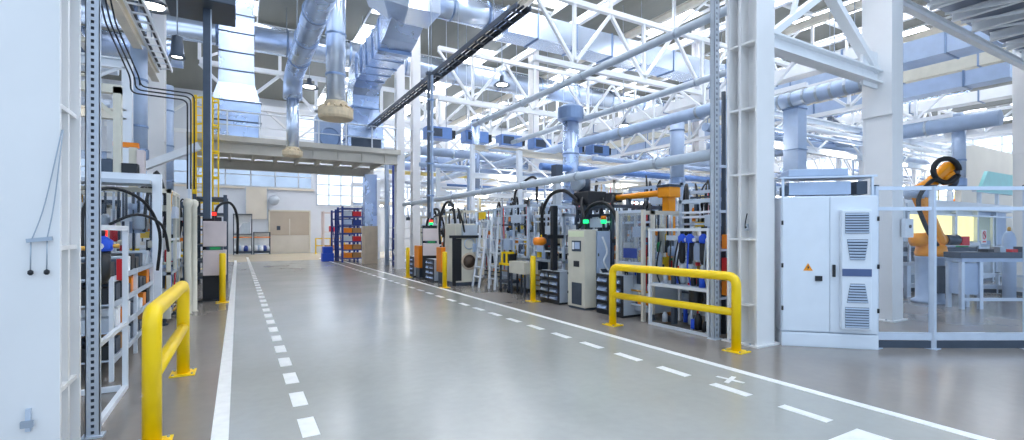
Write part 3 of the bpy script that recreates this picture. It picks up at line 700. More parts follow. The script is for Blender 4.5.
# ================================================================== SWITCH CABINET
def cabinet():
    A = (6.67, 4.0); a = math.atan2(3.2-4.0, 7.53-6.67)
    t = thing('switch_cabinet', 'pale blue two door switch cabinet with vents standing by the white column', 'cabinet', (A[0], A[1], 0), a); W = 1.19
    part(t, 'body', B().bb(0, W, .03, .5, .2, 2.1), 'cabinet_paint', bevel=.006)
    part(t, 'plinth', B().bb(.0, W, .0, .48, 0, .195), 'cabinet_paint', bevel=.004)
    part(t, 'plinth_panel', B().bb(.03, W-.06, -.006, .0, .02, .17), 'cabinet_paint')
    d1 = part(t, 'door', B().bb(.008, .60, .0, .03, .215, 2.09), 'cabinet_paint', 'left door with lock and warning sign', .006)
    d2 = part(t, 'door', B().bb(.606, W-.008, .0, .03, .215, 2.09), 'cabinet_paint', 'right door with cooling unit', .006)
    part(d1, 'lock', B().bb(.42, .50, -.03, 0, .92, .99), 'black'); 
    s = part(d1, 'warning_sign', B().prism([(.27, 1.06), (.39, 1.06), (.33, 1.165)], .004, Matrix.Translation((0, -.006, 0))), 'robot_orange', 'orange warning triangle')
    b = B().prism([(.338, 1.145), (.315, 1.105), (.329, 1.105), (.322, 1.07), (.347, 1.115), (.332, 1.115)], .002, Matrix.Translation((0, -.009, 0)))
    part(d1, 'lightning_mark', b, 'black')
    part(d2, 'handle', B().bb(.63, .665, -.03, 0, .98, 1.15), 'black', 'black handle', .006)
    for z in (.5, 1.1, 1.7): part(d1, 'hinge', B().lathe([(.014, 0), (.014, .06)], (.004, -.008, z), 10), 'black')
    for z in (.5, 1.1, 1.75): part(d2, 'hinge', B().lathe([(.014, 0), (.014, .06)], (W-.006, -.008, z), 10), 'black')
    u = part(t, 'cooling_unit', B().bb(.715, 1.075, -.085, .0, .27, 1.9), 'cabinet_paint', 'raised cooling unit', .012)
    def grille(x0, x1, x2, x3, z0, z1, n, nm='vent_grille'):
        b = B(); h_ = (z1-z0)/n*.3
        for i in range(n):
            f = (i+.5)/n; l = x0+(x2-x0)*f; r = x1+(x3-x1)*f; z = z0+(z1-z0)*f
            b.add([(l, -.087, z+h_), (r, -.087, z+h_), (r, -.100, z-h_), (l, -.100, z-h_), (l, -.092, z+h_), (r, -.092, z+h_), (r, -.105, z-h_), (l, -.105, z-h_)], [(0, 1, 2, 3), (4, 5, 6, 7), (0, 1, 5, 4), (2, 3, 7, 6), (0, 3, 7, 4), (1, 2, 6, 5)])
        bk = B().add([(x0, -.0865, z0), (x1, -.0865, z0), (x3, -.0865, z1), (x2, -.0865, z1)], [(0, 1, 2, 3)])
        p = part(u, 'vent_grille', b, 'cabinet_vent'); part(u, 'vent_shade', bk, 'dark_steel')  # flat dark sheet behind the slats replaces the shade of a recess
    grille(.755, 1.04, .755, 1.04, 1.58, 1.86, 8)
    grille(.815, .99, .775, 1.03, 1.22, 1.50, 7)
    part(u, 'name_strip', B().bb(.72, 1.07, -.092, -.085, 1.0, 1.10), 'slate', 'dark blue strip')
    grille(.775, 1.03, .815, .99, .64, .90, 7)
    grille(.755, 1.04, .755, 1.04, .30, .58, 8)
    # frame with cable box standing on the roof
    r = thing('cable_cage', 'grey frame with a cable box on top of the switch cabinet', 'frame', (A[0], A[1], 2.105), a)
    for (x, y) in ((.03, .06), (W-.05, .06), (.03, .44), (W-.05, .44)): part(r, 'post', B().bar((x, y, 0), (x, y, .25), .03, .03), 'alu')
    part(r, 'top_plate', B().bb(-.02, W, .02, .48, .25, .275), 'alu')
    part(r, 'cable_box', B().bb(.12, .9, .1, .4, .02, .2), 'machine_blue')
    part(r, 'fan', B().bb(.97, 1.1, .1, .35, .02, .2), 'dark_steel', 'dark fan')
    part(r, 'fan', B().bb(.07, .11, .1, .35, .02, .15), 'dark_steel', 'dark fan')
    solo('duct_box', 'flat grey duct box lying behind the frame on the switch cabinet', 'box', B().bb(.1, .85, .05, .4, 0, .1), 'machine_blue', (A[0], A[1], 2.385), a, bevel=.01)
cabinet()
# cable hook on column
t = thing('cable_hook', 'small black wire hook on the side of the white column by the barrier', 'hook', (6.36, 4.33, 0))
part(t, 'plate', B().bb(-.01, .01, -.03, .03, 1.62, 1.72), 'machine_grey'); part(t, 'wire', B().tube(smooth_path([(-.01, 0, 1.67), (-.06, -.02, 1.66), (-.1, -.05, 1.74), (-.12, -.09, 1.86)]), .008, 7), 'black')
# hanger bar on the left column
t = thing('wire_hanger', 'thin grey bar hung by wires with two black weights on the big left column', 'hanger', (-1.075, 4.075, 0))
part(t, 'bar', B().bar((-.065, 0, 1.545), (.055, 0, 1.56), .02, .024), 'steel_grey')
for x in (-.045, .03): 
    part(t, 'chain', B().tube([(x, 0, 1.55), (x-.002, 0, 1.36)], .0035, 6), 'steel_grey')
    part(t, 'weight', B().lathe([(.004, .02), (.014, .012), (.015, -.004), (.006, -.014)], (x-.002, 0, 1.345), 12), 'black', 'black weight')
part(t, 'wire', B().tube(smooth_path([(-.04, 0, 1.555), (.02, 0, 1.78), (.1, .0, 2.25)]), .0035, 6), 'steel_grey')
part(t, 'wire', B().tube(smooth_path([(.03, 0, 1.56), (.065, 0, 1.8), (.105, 0, 2.25)]), .0035, 6), 'steel_grey')
t = thing('wall_latch', 'little pale latch low on the big left column', 'latch', (-1.135, 4.085, .36))
part(t, 'plate', B().bb(-.012, .012, -.01, .012, 0, .14), 'alu'); part(t, 'catch', B().bb(-.03, .03, -.03, -.01, .03, .07), 'steel_grey')

# ================================================================== CELL FENCE
def fence(label, pts, h, mids, pm='guard_clear', m='alu', post=.07, base_gap=True):
    t = thing('cell_fence', label, 'fence', (pts[0][0], pts[0][1], 0))
    P = [(x-pts[0][0], y-pts[0][1]) for x, y in pts]
    for (x, y) in P:
        p = part(t, 'post', B().bb(x-post/2, x+post/2, y-post/2, y+post/2, 0, h+.03), m, bevel=.006)
        part(p, 'foot_plate', B().bb(x-post, x+post, y-post, y+post, 0, .01), m); part(p, 'post_cap', B().bb(x-post/2-.003, x+post/2+.003, y-post/2-.003, y+post/2+.003, h+.03, h+.045), 'dark_steel', 'dark cap')
    for (a, b) in zip(P, P[1:]):
        for z in [.17, h]+mids: part(t, 'rail', B().bar((*a, z), (*b, z), .045, .05 if z > .2 else .1), m)
        q = [(a[0], a[1], .22), (b[0], b[1], .22), (b[0], b[1], h-.03), (a[0], a[1], h-.03)]
        d = Vector((b[1]-a[1], a[0]-b[0], 0)).normalized()*.006
        part(t, 'pane', B().add(q+[tuple(Vector(v)+d) for v in q], [(0, 1, 2, 3), (7, 6, 5, 4), (0, 4, 5, 1), (1, 5, 6, 2), (2, 6, 7, 3), (3, 7, 4, 0)]), pm)
        if base_gap: part(t, 'base_gap_strip', B().bar((*a, .06), (*b, .06), .03, .10), 'dark_steel', 'dark strip at the floor')  # stands in for the dark gap below the front fence; base rail elsewhere
    return t
fence('grey framed glazed fence of the robot cell beside the switch cabinet', [(7.62, 3.27), (8.27, 2.86), (9.40, 2.22), (10.8, 1.5)], 2.2, [1.92])
fence('inner glazed fence with low dark base rails behind the robot', [(11.95, 4.75), (14.9, 6.35), (17.2, 4.6), (15.6, 2.2)], .5, [], 'guard_clear')
fence('tall glazed fence at the back of the robot cell', [(15.4, 5.85), (18.4, 5.85), (21.4, 5.85), (24.4, 5.85)], 2.1, [1.1])
# control switch on the column
t = thing('switch_box', 'small white switch box fixed to the bright face of the column behind the fence', 'box', (10.50, 4.035, 1.62))
part(t, 'case', B().bb(-.13, .18, -.07, .0, -.12, .22), 'white_paint', bevel=.008); part(t, 'button', B().lathe([(.03, -.09), (.03, -.07)], (.02, 0, .08), 12, axis='y'), 'black'); part(t, 'cable', B().tube([(0, -.03, .2), (0, -.03, .5)], .015, 6), 'steel_grey')

# ================================================================== ROBOT
def robot(name, label, loc, rz, sc=1., pose=0):
    t = thing(name, label, 'robot', loc, rz)
    def R(pts): return [tuple(Vector(p)*sc) for p in pts]
    part(t, 'pedestal', B().lathe([(.34, 0), (.34, .05), (.26, .1), (.26, 1.0), (.3, 1.05)], (-.08, 0, 0), 20), 'machine_blue'); part(t, 'cable_box', B().bb(-.25, .1, -.42, -.25, .25, .85), 'dark_steel')
    part(t, 'turret', B().lathe([(.28, 1.05), (.3, 1.12), (.27, 1.28), (.16, 1.34)], (-.05, 0, 0), 20), 'robot_orange')
    part(t, 'shoulder', B().lathe([(.04, -.42), (.15, -.4), (.17, -.1), (.17, .2), (.12, .3), (.04, .32)], (-.05, 0, 1.42), 18, axis='x'), 'robot_orange')
    part(t, 'lower_arm', B().sweep([(.1, -.05, 1.36), (-.1, -.08, 1.75), (-.3, -.08, 2.2), (-.4, -.05, 2.48)], [(-.11, -.09), (.11, -.09), (.15, 0), (.11, .09), (-.11, .09), (-.15, 0)], False), 'robot_orange', bevel=.02)
    part(t, 'elbow', B().lathe([(.04, -.22), (.15, -.2), (.16, .2), (.04, .22)], (-.38, 0, 2.5), 18, axis='y'), 'machine_blue', 'blue grey elbow motor')
    part(t, 'upper_arm', B().sweep([(-.42, 0, 2.5), (-.05, 0, 2.72), (.38, 0, 3.12)], [(-.1, -.1), (.1, -.1), (.12, .06), (.06, .12), (-.06, .12), (-.12, .06)], False), 'robot_orange', bevel=.02)
    part(t, 'wrist', B().tube([(.36, 0, 3.1), (.52, 0, 2.98), (.5, 0, 2.76), (.4, 0, 2.6)], .07, 14), 'dark_steel', 'dark wrist')
    part(t, 'fore_housing', B().box((.3, -.04, 2.82), (.26, .22, .2), Matrix.Translation((.3, 0, 2.82)) @ Matrix.Rotation(-.7, 4, 'Y') @ Matrix.Translation((-.3, 0, -2.82))), 'robot_orange', bevel=.02)
    part(t, 'gripper', B().box((.6, -.06, 1.4), (.16, .2, .2)), 'red', 'red motor end')
    ring_ = [(.14+.29*math.cos(i*PI/9), -.17, 2.98+.27*math.sin(i*PI/9)) for i in range(18)]
    part(t, 'cable_pack', B().tube(ring_, .055, 10), 'rubber', 'thick black cable loop')
    part(t, 'cable_pack', B().tube(smooth_path([(-.15, -.28, 1.3), (-.4, -.28, 1.7), (-.55, -.25, 2.3), (-.2, -.2, 2.75), (.1, -.2, 2.7), (.35, -.17, 2.85)]), .045, 10), 'rubber', 'black cable along the arm')
    part(t, 'motor', B().lathe([(.12, .24), (.12, .5), (.05, .54)], (0, -.05, 1.42), 14, axis='x'), 'dark_steel')
    return t
robot('robot_arm', 'orange robot arm with black cable loop inside the glazed cell on the right', (13.77, 4.75, 0), -TH, 1.)
# robot cell fittings
t = thing('workbench', 'grey fixture bench with white front standing under the orange robot in the cell', 'bench', (15.15, 5.35, 0), math.radians(-24))
part(t, 'bench_top', B().bb(-1.1, 1.3, -.35, .35, .78, .86), 'machine_grey'); part(t, 'front_panel', B().bb(-.5, .75, -.36, -.32, .12, .77), 'white_paint', 'white front panel')
for x in (-1.0, -.75, 1.2): part(t, 'leg', B().bar((x, -.2, 0), (x, -.2, .78), .1, .1), 'alu')
for i, x in enumerate((-.8, -.3, .3, .9)): part(t, 'fixture', B().bb(x-.15, x+.12, -.2, .2, .86, 1.0+.1*(i % 2)), ['dark_steel', 'machine_blue', 'steel_grey', 'green'][i])
part(t, 'slide_bed', B().bb(-1.15, 1.1, -.28, .2, 1.12, 1.22), 'dark_steel'); part(t, 'bed_support', B().bb(-.9, -.7, -.15, .1, .86, 1.12), 'steel_grey'); part(t, 'bed_support', B().bb(.6, .8, -.15, .1, .86, 1.12), 'steel_grey')
for i in range(6): part(t, 'clamp', B().bb(-1.0+i*.36, -.86+i*.36, -.2, .1, 1.22, 1.3+.06*(i % 3)), ['black', 'steel_grey', 'teal', 'dark_steel', 'machine_blue', 'green'][i])
part(t, 'rail', B().bar((-.8, -.3, 1.3), (1.1, -.3, 1.3), .06, .08), 'white_paint')
part(t, 'rail_post', B().bar((-.8, -.3, .86), (-.8, -.3, 1.3), .05, .05), 'alu'); part(t, 'rail_post', B().bar((1.1, -.3, .86), (1.1, -.3, 1.3), .05, .05), 'alu')
t = thing('transfer_table', 'dark transfer table with clamps standing in front of the orange robot', 'table', (13.36, 4.02, 0), -TH)
part(t, 'bed', B().bb(-.35, 1.55, -.2, .2, 1.06, 1.18), 'dark_steel', bevel=.008); part(t, 'apron', B().bb(-.3, 1.5, -.18, .18, .98, 1.06), 'machine_blue')
for xx in (-.28, .1, 1.45):
    for yy in (-.15, .15): part(t, 'leg', B().bar((xx, yy, 0), (xx, yy, .98), .07, .07), 'alu')
part(t, 'lower_rail', B().bar((-.28, -.15, .2), (1.45, -.15, .2), .05, .06), 'alu'); part(t, 'drive_box', B().bb(-.27, .07, -.14, .14, .3, .95), 'machine_blue')
for i in range(5): part(t, 'clamp', B().bb(.3+i*.25, .42+i*.25, -.12, .1, 1.18, 1.24+.05*(i % 2)), ['black', 'steel_grey', 'red', 'dark_steel', 'teal'][i])
t = thing('machine_enclosure', 'long pale machine enclosure with glowing yellow windows behind the robot', 'machine', (17.6, 6.25, 0))
part(t, 'base', B().bb(-1.4, 7, 0, 1.6, 0, 1.15), 'machine_grey'); part(t, 'hood', B().bb(-1.4, 7, .1, 1.6, 1.15, 2.3), 'machine_blue'); part(t, 'top_beam', B().bb(-1.6, 7.2, -.12, .12, 2.3, 2.55), 'white_paint')
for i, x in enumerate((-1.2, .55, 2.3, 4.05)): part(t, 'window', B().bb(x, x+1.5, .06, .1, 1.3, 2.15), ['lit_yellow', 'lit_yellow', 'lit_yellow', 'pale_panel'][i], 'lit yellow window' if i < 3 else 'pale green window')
for x in (-1.4, .4, 2.15, 3.9, 5.6): part(t, 'frame_post', B().bb(x-.06, x+.06, -.03, .1, 0, 2.3), 'alu')
t = thing('warning_board', 'small white sign with a red ring hanging in the robot cell', 'sign', (20.55, 5.80, 1.45))
part(t, 'board', B().bb(-.2, .2, 0, .02, -.22, .22), 'paper'); part(t, 'ring_mark', B().lathe([(.1, -.006), (.14, -.006), (.14, 0), (.1, 0), (.1, -.006)], (0, 0, .05), 24, False, 'y'), 'red'); part(t, 'bar_mark', B().bar((-.09, -.004, .14), (.09, -.004, -.04), .008, .035, (0, 1, 0)), 'red'); part(t, 'text_strip', B().bb(-.14, .14, -.004, 0, -.18, -.13), 'red')
t = thing('teal_hood', 'pale teal hood panel above the enclosure at the far right', 'hood', (22.3, 6.4, 3.0)); part(t, 'leg', B().bb(.2, .3, .05, .15, -.44, 0), 'machine_grey'); part(t, 'leg', B().bb(1.9, 2.0, .05, .15, -.44, 0), 'machine_grey')
part(t, 'panel', B().prism([(0, .0), (3.4, .0), (3.4, .75), (.7, .75)], .1), 'teal'); part(t, 'frame', B().bb(-.05, 3.45, .1, .2, 0, .08), 'machine_grey')
t = thing('gas_cylinder', 'tall grey gas cylinder standing at the right edge in the robot cell', 'cylinder', (15.7, 4.0, 0))
part(t, 'body', B().lathe([(.1, 0), (.12, .03), (.12, 1.42), (.09, 1.56), (.04, 1.62)], (0, 0, 0), 20), 'machine_blue'); part(t, 'valve', B().lathe([(.03, 1.62), (.035, 1.68), (.02, 1.72)], (0, 0, 0), 10), 'brass')
struct('partition_wall', B().bb(26.5, 42, 8.2, 8.4, 0, 5.4), 'wall_beige', label='beige partition wall far behind the robot')
t = thing('yellow_post', 'short yellow post near the right column', 'post', (16.9, 4.95, 0)); part(t, 'pole', B().bar((0, 0, .01), (0, 0, 1.0), .08, .08), 'yellow'); part(t, 'foot', B().bb(-.1, .1, -.1, .1, 0, .012), 'yellow')

# ================================================================== WHITE RACKS AND FILTER UNITS
def door_frame(label, x, y0, y1, h, mids, diag=None, m='white_paint', name='tube_stand'):
    t = thing(name, label, 'frame', (x, y0, 0)); L = y1-y0; w = .045
    for y in (w/2, L-w/2): part(t, 'upright', B().bar((0, y, 0.0), (0, y, h), w, w, (1, 0, 0)), m)
    for z in [w/2, h-w/2]+mids: part(t, 'crossbar', B().bar((0, w, z), (0, L-w, z), w, w), m)
    if diag: part(t, 'brace', B().bar((0, w, diag[0]), (0, L-w, diag[1]), w*.8, w*.8), m)
    return t
door_frame('white square tube frame on the left, beside the slotted post and yellow barrier', -1.0, 5.03, 6.23, 1.66, [], (.67, .67))
solo('floor_strut', 'white bar lying across the floor behind the left frame', 'bar', B().bar((-.0, 0, .03), (-1.2, 0, .03), .05, .05), 'white_paint', (-1.03, 6.15, 0))
door_frame('white square tube rack frame behind the right yellow barrier', 6.22, 4.84, 6.08, 1.66, [.70])
t = thing('equipment_rack', 'deep white rack frame carrying the filter bowls behind the right barrier', 'rack', (6.32, 4.84, 0))
for y in (.02, 1.2): part(t, 'upright', B().bar((.62, y, 0), (.62, y, 1.64), .045, .045), 'white_paint')
for z in (.72,): part(t, 'shelf', B().bb(-.05, .62, .03, 1.2, z-.01, z+.01), 'alu')
part(t, 'back_rail', B().bar((.3, .02, 1.5), (.3, 1.2, 1.5), .05, .08), 'alu')
RE = random.Random(9)
for i in range(46):
    yy = RE.uniform(.08, 1.12); xx = RE.uniform(-.02, .5); z = RE.choice([.73, .73, .73, .05, .05, 1.0, 1.0]); hh = RE.uniform(.05, .28); w_ = RE.uniform(.02, .06)
    if z == 1.0: part(t, 'air_line', B().tube(smooth_path([(xx, yy, .73), (xx-.04, yy+.03, 1.0), (xx, yy+RE.uniform(-.06, .06), 1.45)]), .014, 7), RE.choice(['black', 'black', 'blue', 'steel_grey']), 'thin air line')
    else: part(t, 'valve', B().lathe([(w_, z), (w_, z+hh*.7), (w_*.5, z+hh)], (xx, yy, 0), 10) if i % 2 else B().bb(xx-w_, xx+w_, yy-w_, yy+w_, z, z+hh), RE.choice(['black', 'black', 'dark_steel', 'brass', 'steel_grey', 'red', 'blue', 'orange', 'machine_grey', 'dark_steel']))
def filt(name, label, loc, cap='blue', bowl='black', h=.32, r=.06, grp=None, sc=1):
    t = thing(name, label, 'filter', loc, 0, grp); h *= sc; r *= sc
    part(t, 'cap', B().lathe([(r*1.15, 0), (r*1.25, .03*sc), (r*1.25, .1*sc), (r*.6, .14*sc), (.03*sc, .15*sc)], (0, 0, 0), 16), cap)
    part(t, 'knob', B().lathe([(.03*sc, .15*sc), (.035*sc, .2*sc), (.01, .21*sc)], (0, 0, 0), 12), 'black')
    part(t, 'bowl', B().lathe([(r, 0), (r, -h*.8), (r*.6, -h), (.01, -h*1.02)], (0, 0, 0), 16), bowl)
    part(t, 'gauge', B().lathe([(.032*sc, -r*1.25-.03), (.035*sc, -r*1.2)], (0, 0, .05*sc), 14, axis='y'), 'paper')
    part(t, 'port', B().tube([(0, -.0, .05*sc), (.14*sc, .0, .05*sc)], .02, 8), 'brass')
    return t
for i, y in enumerate((4.98, 5.16, 5.42, 5.58)):
    filt('filter_bowl', '%s blue capped black air filter on the right rack, counted from the slotted post' % ORD[i], (6.47, y, 1.42), 'blue', 'black', .34, .055, 'blue capped filters on the right rack')
    solo('air_tank', '%s slim grey air tank under the right rack filters, counted from the slotted post' % ORD[i], 'tank', B().lathe([(.02, .0), (.06, .03), (.06, .3), (.03, .335), (.02, .335)], (0, 0, 0), 14), 'machine_grey', (6.5, y+.01, .735), 0, 'slim tanks on the right rack')
for i, y in enumerate((5.05, 5.33)):
    solo('pressure_pot', '%s round black pressure pot low in the right rack' % ['nearer', 'farther'][i], 'pot', B().lathe([(.02, 0), (.1, .03), (.11, .1), (.11, .28), (.07, .36), (.03, .38)], (0, 0, 0), 18), 'black', (6.5, y, .36), 0, 'black pots in the right rack')
    t = thing('pot_stand', 'low stand under the %s black pressure pot' % ['nearer', 'farther'][i], 'stand', (6.5, y, 0), 0, 'stands in the right rack'); part(t, 'plate', B().bb(-.12, .12, -.11, .11, .34, .36), 'alu')
    for sx in (-.1, .1): part(t, 'leg', B().bar((sx, 0, 0), (sx, 0, .34), .025, .025), 'alu')
filt('filter_bowl', 'large blue capped black air filter hanging inside the left white frame', (-1.12, 5.85, 1.42), 'blue', 'black', .32, .075, None, .95)
filt('filter_bowl', 'blue capped filter half hidden behind the left slotted post', (-1.33, 5.6, 1.4), 'blue', 'black', .3, .08, None, 1.1)
solo('hang_tag', 'red tag hanging beside the left blue filter', 'tag', B().bb(-.035, .035, -.005, .005, -.22, 0), 'red', (-1.06, 6.35, 1.32))
# orange red boxes between slotted post and column
for i, (z, m, l) in enumerate([(.62, 'orange', 'lowest orange'), (.98, 'red', 'middle red'), (1.34, 'orange', 'topmost orange')]):
    solo('junction_box', '%s small box on the pipe stand between slotted post and white column' % l, 'box', B().bb(-.1, .1, -.1, .1, 0, .22), m, (6.62, 4.765, z), bevel=.01)
t = thing('pipe_stand', 'blue grey pipe stand behind the slotted post, left of the white column', 'stand', (6.62, 4.9, 0))
for i, dx in enumerate((-.12, 0, .12)): part(t, 'pipe', B().tube([(dx, 0, 0.0), (dx, 0, 3.2+i*.6)], .035, 10), ['machine_blue', 'dark_steel', 'machine_blue'][i])
for z in (.55, .9, 1.3, 1.9, 2.6): part(t, 'clamp', B().bb(-.18, .18, -.05, .05, z, z+.04), 'alu')
# ================================================================== MACHINES
PAL = ['machine_grey', 'dark_steel', 'beige', 'orange', 'machine_blue', 'steel_grey', 'black', 'yellow', 'alu', 'red', 'galvanised', 'brass', 'machine_beige', 'white_paint', 'green']
WGT = [6, 4, 7, 4, 5, 5, 4, 4, 6, 1, 3, 3, 7, 7, 1]
def station(label, x, y, L, D, h, seed, fm='alu', cm='machine_grey', pane=False, hoses=3, blocks=22, flip=1, name='assembly_machine', arm=False):
    """front faces -x (flip=1) or +x (flip=-1); y is the near end"""
    R = random.Random(seed); t = thing(name, label, 'machine', (x, y, 0)); f = flip
    X = lambda a: a*f
    def bx(x0, x1, *r): a, b = sorted((X(x0), X(x1))); return B().bb(a, b, *r)
    part(t, 'base_frame', bx(0.05, D, 0.04, L-.04, .12, .62), cm, bevel=.01)
    for (a, b) in ((.1, .1), (D-.1, .1), (.1, L-.1), (D-.1, L-.1)): part(t, 'foot', B().lathe([(.06, 0), (.06, .03), (.025, .05), (.025, .12)], (X(a), b, 0), 10, False), 'dark_steel')
    for (a, b) in ((0.03, 0.03), (D-.03, .03), (.03, L-.03), (D-.03, L-.03)): part(t, 'post', B().bar((X(a), b, .12 if a else 0), (X(a), b, h), .06, .06), fm)
    for b in (.03, L-.03): part(t, 'top_beam', B().bar((X(.0), b, h), (X(D), b, h), .06, .07), fm)
    for a in (.03, D-.03): part(t, 'top_beam', B().bar((X(a), 0, h), (X(a), L, h), .06, .07), fm)
    part(t, 'table', bx(0.0, D, 0, L, .86, .92), 'steel_grey')
    for i in range(3):      # columns under the table
        b = L*(i+.5)/3+R.uniform(-.1, .1); part(t, 'support', bx(.1, .3, b-.07, b+.07, .62, .86), R.choice(['machine_blue', 'dark_steel', 'beige']))
    for i in range(blocks):
        m = R.choices(PAL, WGT)[0]; w, l, hh = R.uniform(.05, .2), R.uniform(.05, .22), R.uniform(.06, .32)
        a = R.uniform(.06, D*.75); b = R.uniform(.08, L-.08-l)
        lv = R.random()
        z = .92 if lv < .45 else R.uniform(1.1, h-.4) if lv < .8 else .14
        if lv >= .8: a = R.uniform(-.02, .03); w = .07; z = R.uniform(.18, .45); hh = R.uniform(.06, .16)
        k = R.random()
        if k < .35: bb = B().lathe([(w*.4, z), (w*.5, z+hh*.1), (w*.5, z+hh*.8), (w*.25, z+hh)], (X(a+w/2), b+l/2, 0), 12)
        else: bb = bx(a, a+w, b, b+l, z, z+hh)
        p = part(t, ['actuator', 'tool_block', 'sensor', 'bracket'][int(R.random()*4)], bb, m)
        if .45 <= lv < .8:   # hang from the top beam
            part(t, 'hanger', B().tube([(X(a+w/2), b+l/2, z+hh), (X(a+w/2), b+l/2, h)], .018, 6), R.choice(['alu', 'dark_steel']))
    for i in range(int(blocks*.9)):   # small fittings along the front
        b = R.uniform(.06, L-.12); z = R.choice([R.uniform(.15, .6), R.uniform(.93, 1.5), R.uniform(1.2, h-.15)]); m = R.choices(PAL, [4, 7, 5, 4, 3, 4, 7, 5, 4, 2, 3, 3, 5, 6, 1])[0]
        s1, s2 = R.uniform(.03, .1), R.uniform(.03, .14); a = R.uniform(0, .12)
        bb = B().lathe([(s1*.5, z), (s1*.5, z+s2), (s1*.3, z+s2*1.2)], (X(a+s1/2), b, 0), 9) if R.random() < .4 else bx(a, a+s1, b, b+s1*.9, z, z+s2)
        part(t, R.choice(['fitting', 'gauge', 'valve', 'coupling']), bb, m)
    for i in range(6):       # thin lines
        b = R.uniform(.1, L-.1); m = R.choice(['black', 'black', 'steel_grey', 'brass', 'blue', 'red', 'alu'])
        if R.random() < .5: part(t, 'air_line', B().tube([(X(R.uniform(0, .1)), b, R.uniform(.2, .6)), (X(R.uniform(0, .1)), b+R.uniform(-.05, .05), h)], .012, 6), m)
        else:
            z = R.uniform(1.0, h-.1); part(t, 'cross_rail', B().bar((X(.02), .05, z), (X(.02), L-.05, z), .03, .04), R.choice(['alu', 'dark_steel', 'white_paint']))
    for i in range(2):       # press cylinders
        b = L*(.3+.4*i); a = D*.4
        part(t, 'press_cylinder', B().lathe([(.07, 0), (.07, .4), (.09, .42), (.09, .5), (.03, .52), (.03, .75)], (X(a), b, h-.72), 14), R.choice(['steel_grey', 'machine_beige', 'machine_blue']))
    for i in range(hoses):
        b = R.uniform(.1, L-.1); a = R.uniform(.05, .4); top = h+R.uniform(.0, .35)
        p = smooth_path([(X(a), b, h-.8), (X(a-.05), b-.02, h-.2), (X(a+.1), b+R.uniform(.05, .2), top), (X(a+.25), b+R.uniform(.2, .4), h-.1), (X(a+.3), b+.3, h-.7)])
        part(t, 'hose', B().tube(p, R.choice([.018, .025, .032]), 8), 'rubber', 'black hose')
    for i in range(3):
        z = .25+i*.13; part(t, 'pipe', B().tube([(X(-.03), .1, z), (X(-.03), L-.1, z)], .02, 8), R.choice(['alu', 'brass', 'dark_steel']))
    part(t, 'valve_block', bx(-.04, .08, L*.2, L*.55, h-.45, h-.25), 'alu')
    part(t, 'control_box', bx(-.03, .12, L*.62, L*.85, 1.1, 1.4), R.choice(['beige', 'machine_blue', 'white_paint']))
    if pane:
        for (b0, b1) in ((.07, L/2-.03), (L/2+.03, L-.07)): part(t, 'guard_pane', bx(.01, .016, b0, b1, .95, h-.05), pane)
        part(t, 'mullion', B().bar((X(.01), L/2, .9), (X(.01), L/2, h), .05, .05), fm)
        part(t, 'end_pane', bx(.06, D-.06, .01, .016, .95, h-.05), pane)
    return t
station('assembly machine packed with tools right behind the white rack and barrier', 7.05, 4.85, 1.3, 1.5, 2.15, 11, blocks=46)
station('glazed assembly machine between the white rack and the grey drive cabinet', 6.45, 6.22, .85, 1.2, 1.95, 12, 'beige', pane='guard_clear', blocks=42)
station('assembly machine with black hoses behind the tall beige control box', 6.85, 7.75, 1.25, 1.5, 2.15, 13, 'dark_steel', hoses=6, blocks=46)
station('assembly machine behind the lone yellow bollard', 6.6, 9.15, 1.3, 1.5, 2.0, 14, 'alu', 'machine_beige', hoses=4, blocks=46)
station('glazed aluminium framed machine right of the white ladder', 6.55, 10.65, 1.5, 1.6, 2.3, 15, 'alu', 'machine_grey', 'guard_clear', blocks=40)
station('glazed machine behind the white ladder', 6.85, 12.3, 1.5, 1.6, 2.3, 16, 'alu', 'machine_beige', 'guard_clear', blocks=40)
station('beige machine beyond the round fan opening', 6.55, 14.9, 1.5, 1.5, 2.3, 17, 'machine_beige', 'machine_beige', blocks=40)
station('machine with black hoses beside the white platform column', 6.5, 17.0, 2.0, 1.6, 2.2, 18, 'machine_beige', 'machine_grey', hoses=5, blocks=40)
# second and third row behind
nm2 = ['right behind the pipe stand', 'behind the yellow gantry', 'behind the tall control box', 'beyond the bollard', 'behind the ladder', 'by the round fan', 'near the platform']
for i in range(5):
    station('second row machine %s, seen over the first row' % nm2[i], 9.0+.2*(i % 2), 5.8+i*2.15, 1.8, 1.8, 2.5+.25*(i % 3), 40+i, ['alu', 'machine_blue', 'beige'][i % 3], blocks=26, pane='guard_clear' if i % 2 else False)
nm3 = ['nearest to the cabinet', 'second from the cabinet', 'third from the cabinet', 'fourth from the cabinet', 'fifth from the cabinet', 'sixth from the cabinet']
for i in range(6):
    station('third row machine, %s in its row' % nm3[i], 12.2+(i % 2)*.6, 8.6+i*2.9, 2.2, 2.2, 2.5+.3*(i % 2), 60+i, ['white_paint', 'alu', 'machine_blue'][i % 3], ['white_paint', 'machine_beige'][i % 2], blocks=14)
for i in range(6):
    station('distant pale machine far right, %s from the robot cell' % ORD[i], 19+i*3.6, 14.7+(i % 3)*2.9, 1.9, 2.6, 2.9, 80+i, 'white_paint', 'machine_blue' if i % 2 else 'white_paint', blocks=8)
